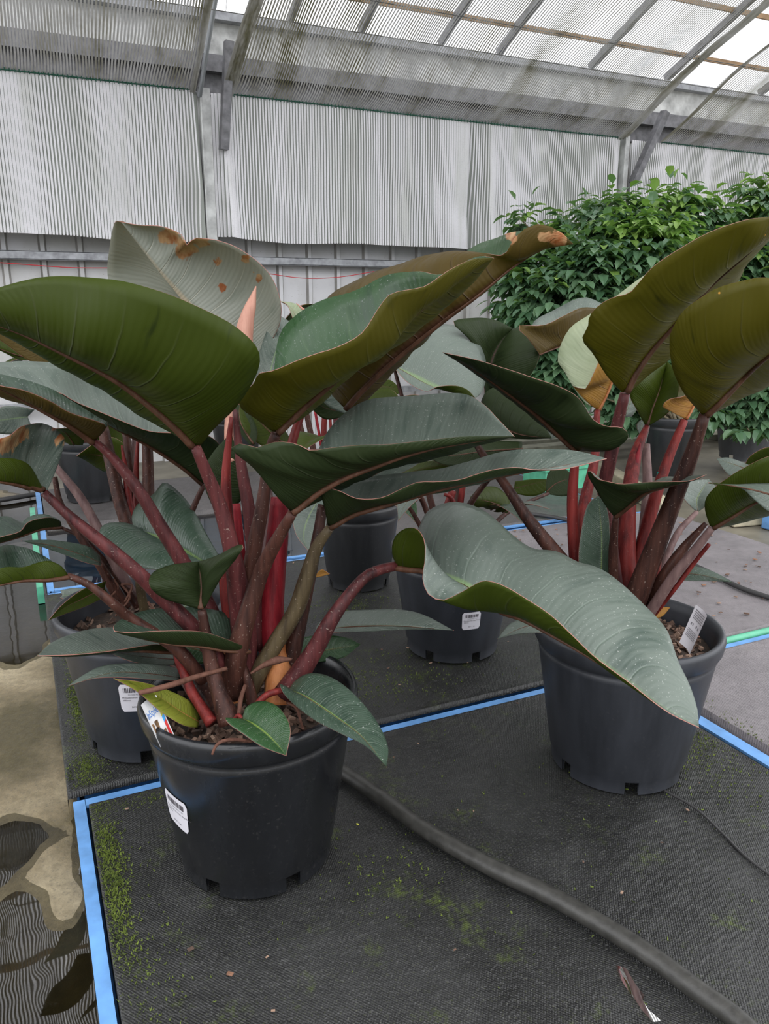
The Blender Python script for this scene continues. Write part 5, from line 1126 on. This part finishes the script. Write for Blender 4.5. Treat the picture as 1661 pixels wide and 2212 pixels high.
# ------------------------------------------------------------------ blocks, slats, crate behind
def block(px0, py0, px1, py1, w_, h_, mt, label, name='concrete_block'):
    a = G(px0, py0, ZF); b = G(px1, py1, ZF); mb = MB(); mb.beam((a[0], a[1], ZF + h_ / 2 + .003), (b[0], b[1], ZF + h_ / 2 + .003), w_, h_)
    o = mb.build(name, M[mt], label=label, cat='block', smooth=False); bv = o.modifiers.new('bevel', 'BEVEL'); bv.width = .006; bv.segments = 2; return o
block(1290, 1022, 1440, 1118, .07, .07, 'block', 'long sandy concrete kerb lying behind the right plant')
block(1568, 1135, 1650, 1128, .10, .085, 'block', 'short sandy concrete block beyond the pale tray at the right edge')
block(1652, 1140, 1690, 1150, .06, .10, 'blue', 'bright blue block at the right edge beside the sandy one', 'plastic_block')
mb = MB(); a = G(1200, 1052, .0)
mb.box((a[0], a[1], .055), (.26, .18, .10)); mb.box((a[0], a[1], .11), (.28, .20, .012)); mb.build('plastic_crate', M['mint'], label='mint green plastic tub behind the stems of the right plant', cat='crate')
t = empty('timber_staging', (3.6, 3.9, ZF), label='low mossy timber slat staging beneath the shrubs against the wall', cat='staging')
for k in range(5):
    mb = MB(); mb.box((3.9, 3.72 + k * .19, ZF + .11), (4.2, .10, .022)); mb.build('slat', M['slat'], t)
for x in (2.0, 3.2, 4.4, 5.6):
    mb = MB(); mb.box((x, 4.1, ZF + .05), (.06, .86, .095)); mb.build('bearer', M['slat'], t)

# blue rim piece and debris
def scatter(name, mt, label, cat, n_, box_, smin, smax, seed):
    r_ = random.Random(seed); mb = MB()
    for _ in range(n_):
        x = r_.uniform(box_[0], box_[1]); y = r_.uniform(box_[2], box_[3]); s = r_.uniform(smin, smax)
        R3 = np.array(Matrix.Rotation(r_.uniform(0, 6.28), 3, 'Z')); mb.box((x, y, .0055 + s * .15), (s * 1.8, s, s * .3), R=R3, mi=r_.randrange(len(mt)))
    tag(mb.build(name, [M[q] for q in mt], label=label, cat=cat), kind='stuff')
scatter('bark_litter', ['chip', 'chipl', 'dead'], 'scattered bark crumbs on the pale right-hand trays', 'litter', 150, (1.27, 2.40, 1.42, 2.46), .003, .009, 5)
scatter('bark_litter', ['chip', 'chipl'], 'scattered bark crumbs on the second tray', 'litter', 60, (.05, 1.18, 1.42, 2.46), .002, .005, 6)
scatter('bark_litter', ['chip', 'moss', 'chipl'], 'tiny scattered crumbs on the nearest tray', 'litter', 70, (.05, 1.17, .35, 1.3), .0015, .0035, 8)
def smallthing(px, py, s, mt, label, cat, name):
    g = G(px, py, .004); mb = MB(); R3 = np.array(Matrix.Rotation(rnd.uniform(0, 3), 3, 'Z'))
    mb.box(g + (0, 0, s * .2), (s * 1.5, s, s * .4), R=R3); o = mb.build(name, M[mt], label=label, cat=cat); bv = o.modifiers.new('bevel', 'BEVEL'); bv.width = s * .18; bv.segments = 2
smallthing(772, 1781, .0035, 'tyel', 'tiny orange-yellow pellet on the nearest tray right of the black pot', 'pellet', 'fertiliser_pellet')
smallthing(497, 2105, .006, 'dead', 'small reddish leaf scrap near the bottom of the nearest tray', 'leaf scrap', 'leaf_scrap')
smallthing(412, 2051, .006, 'chip', 'small round brown pebble on the nearest tray below the black pot', 'pebble', 'pebble')
dl = leaf(None, '680,1246,1.95 700,1238 712,1240,1.93', '680,1248,1.95 695,1245 712,1240,1.93', '680,1243,1.95 695,1230 712,1240,1.93', top='undo', und='undo', see='T', rows=8, half=3, rib=0)
dl.name = 'dry_leaf'; tag(dl, 'curled dry brown leaf leaning on the black pot between the front stems', 'dry leaf')

pd_ = [G(*q, .0042) for q in ((1330, 2085), (1352, 2090), (1372, 2125), (1392, 2150), (1388, 2160), (1400, 2180), (1428, 2205), (1410, 2208), (1385, 2180), (1372, 2160), (1350, 2130), (1338, 2110))]
mesh('puddle', pd_, [tuple(range(len(pd_)))], M['water'], smooth=False)
tag(bpy.data.objects['puddle.001'], 'small streak of standing water on the nearest tray, below the hose', 'puddle')
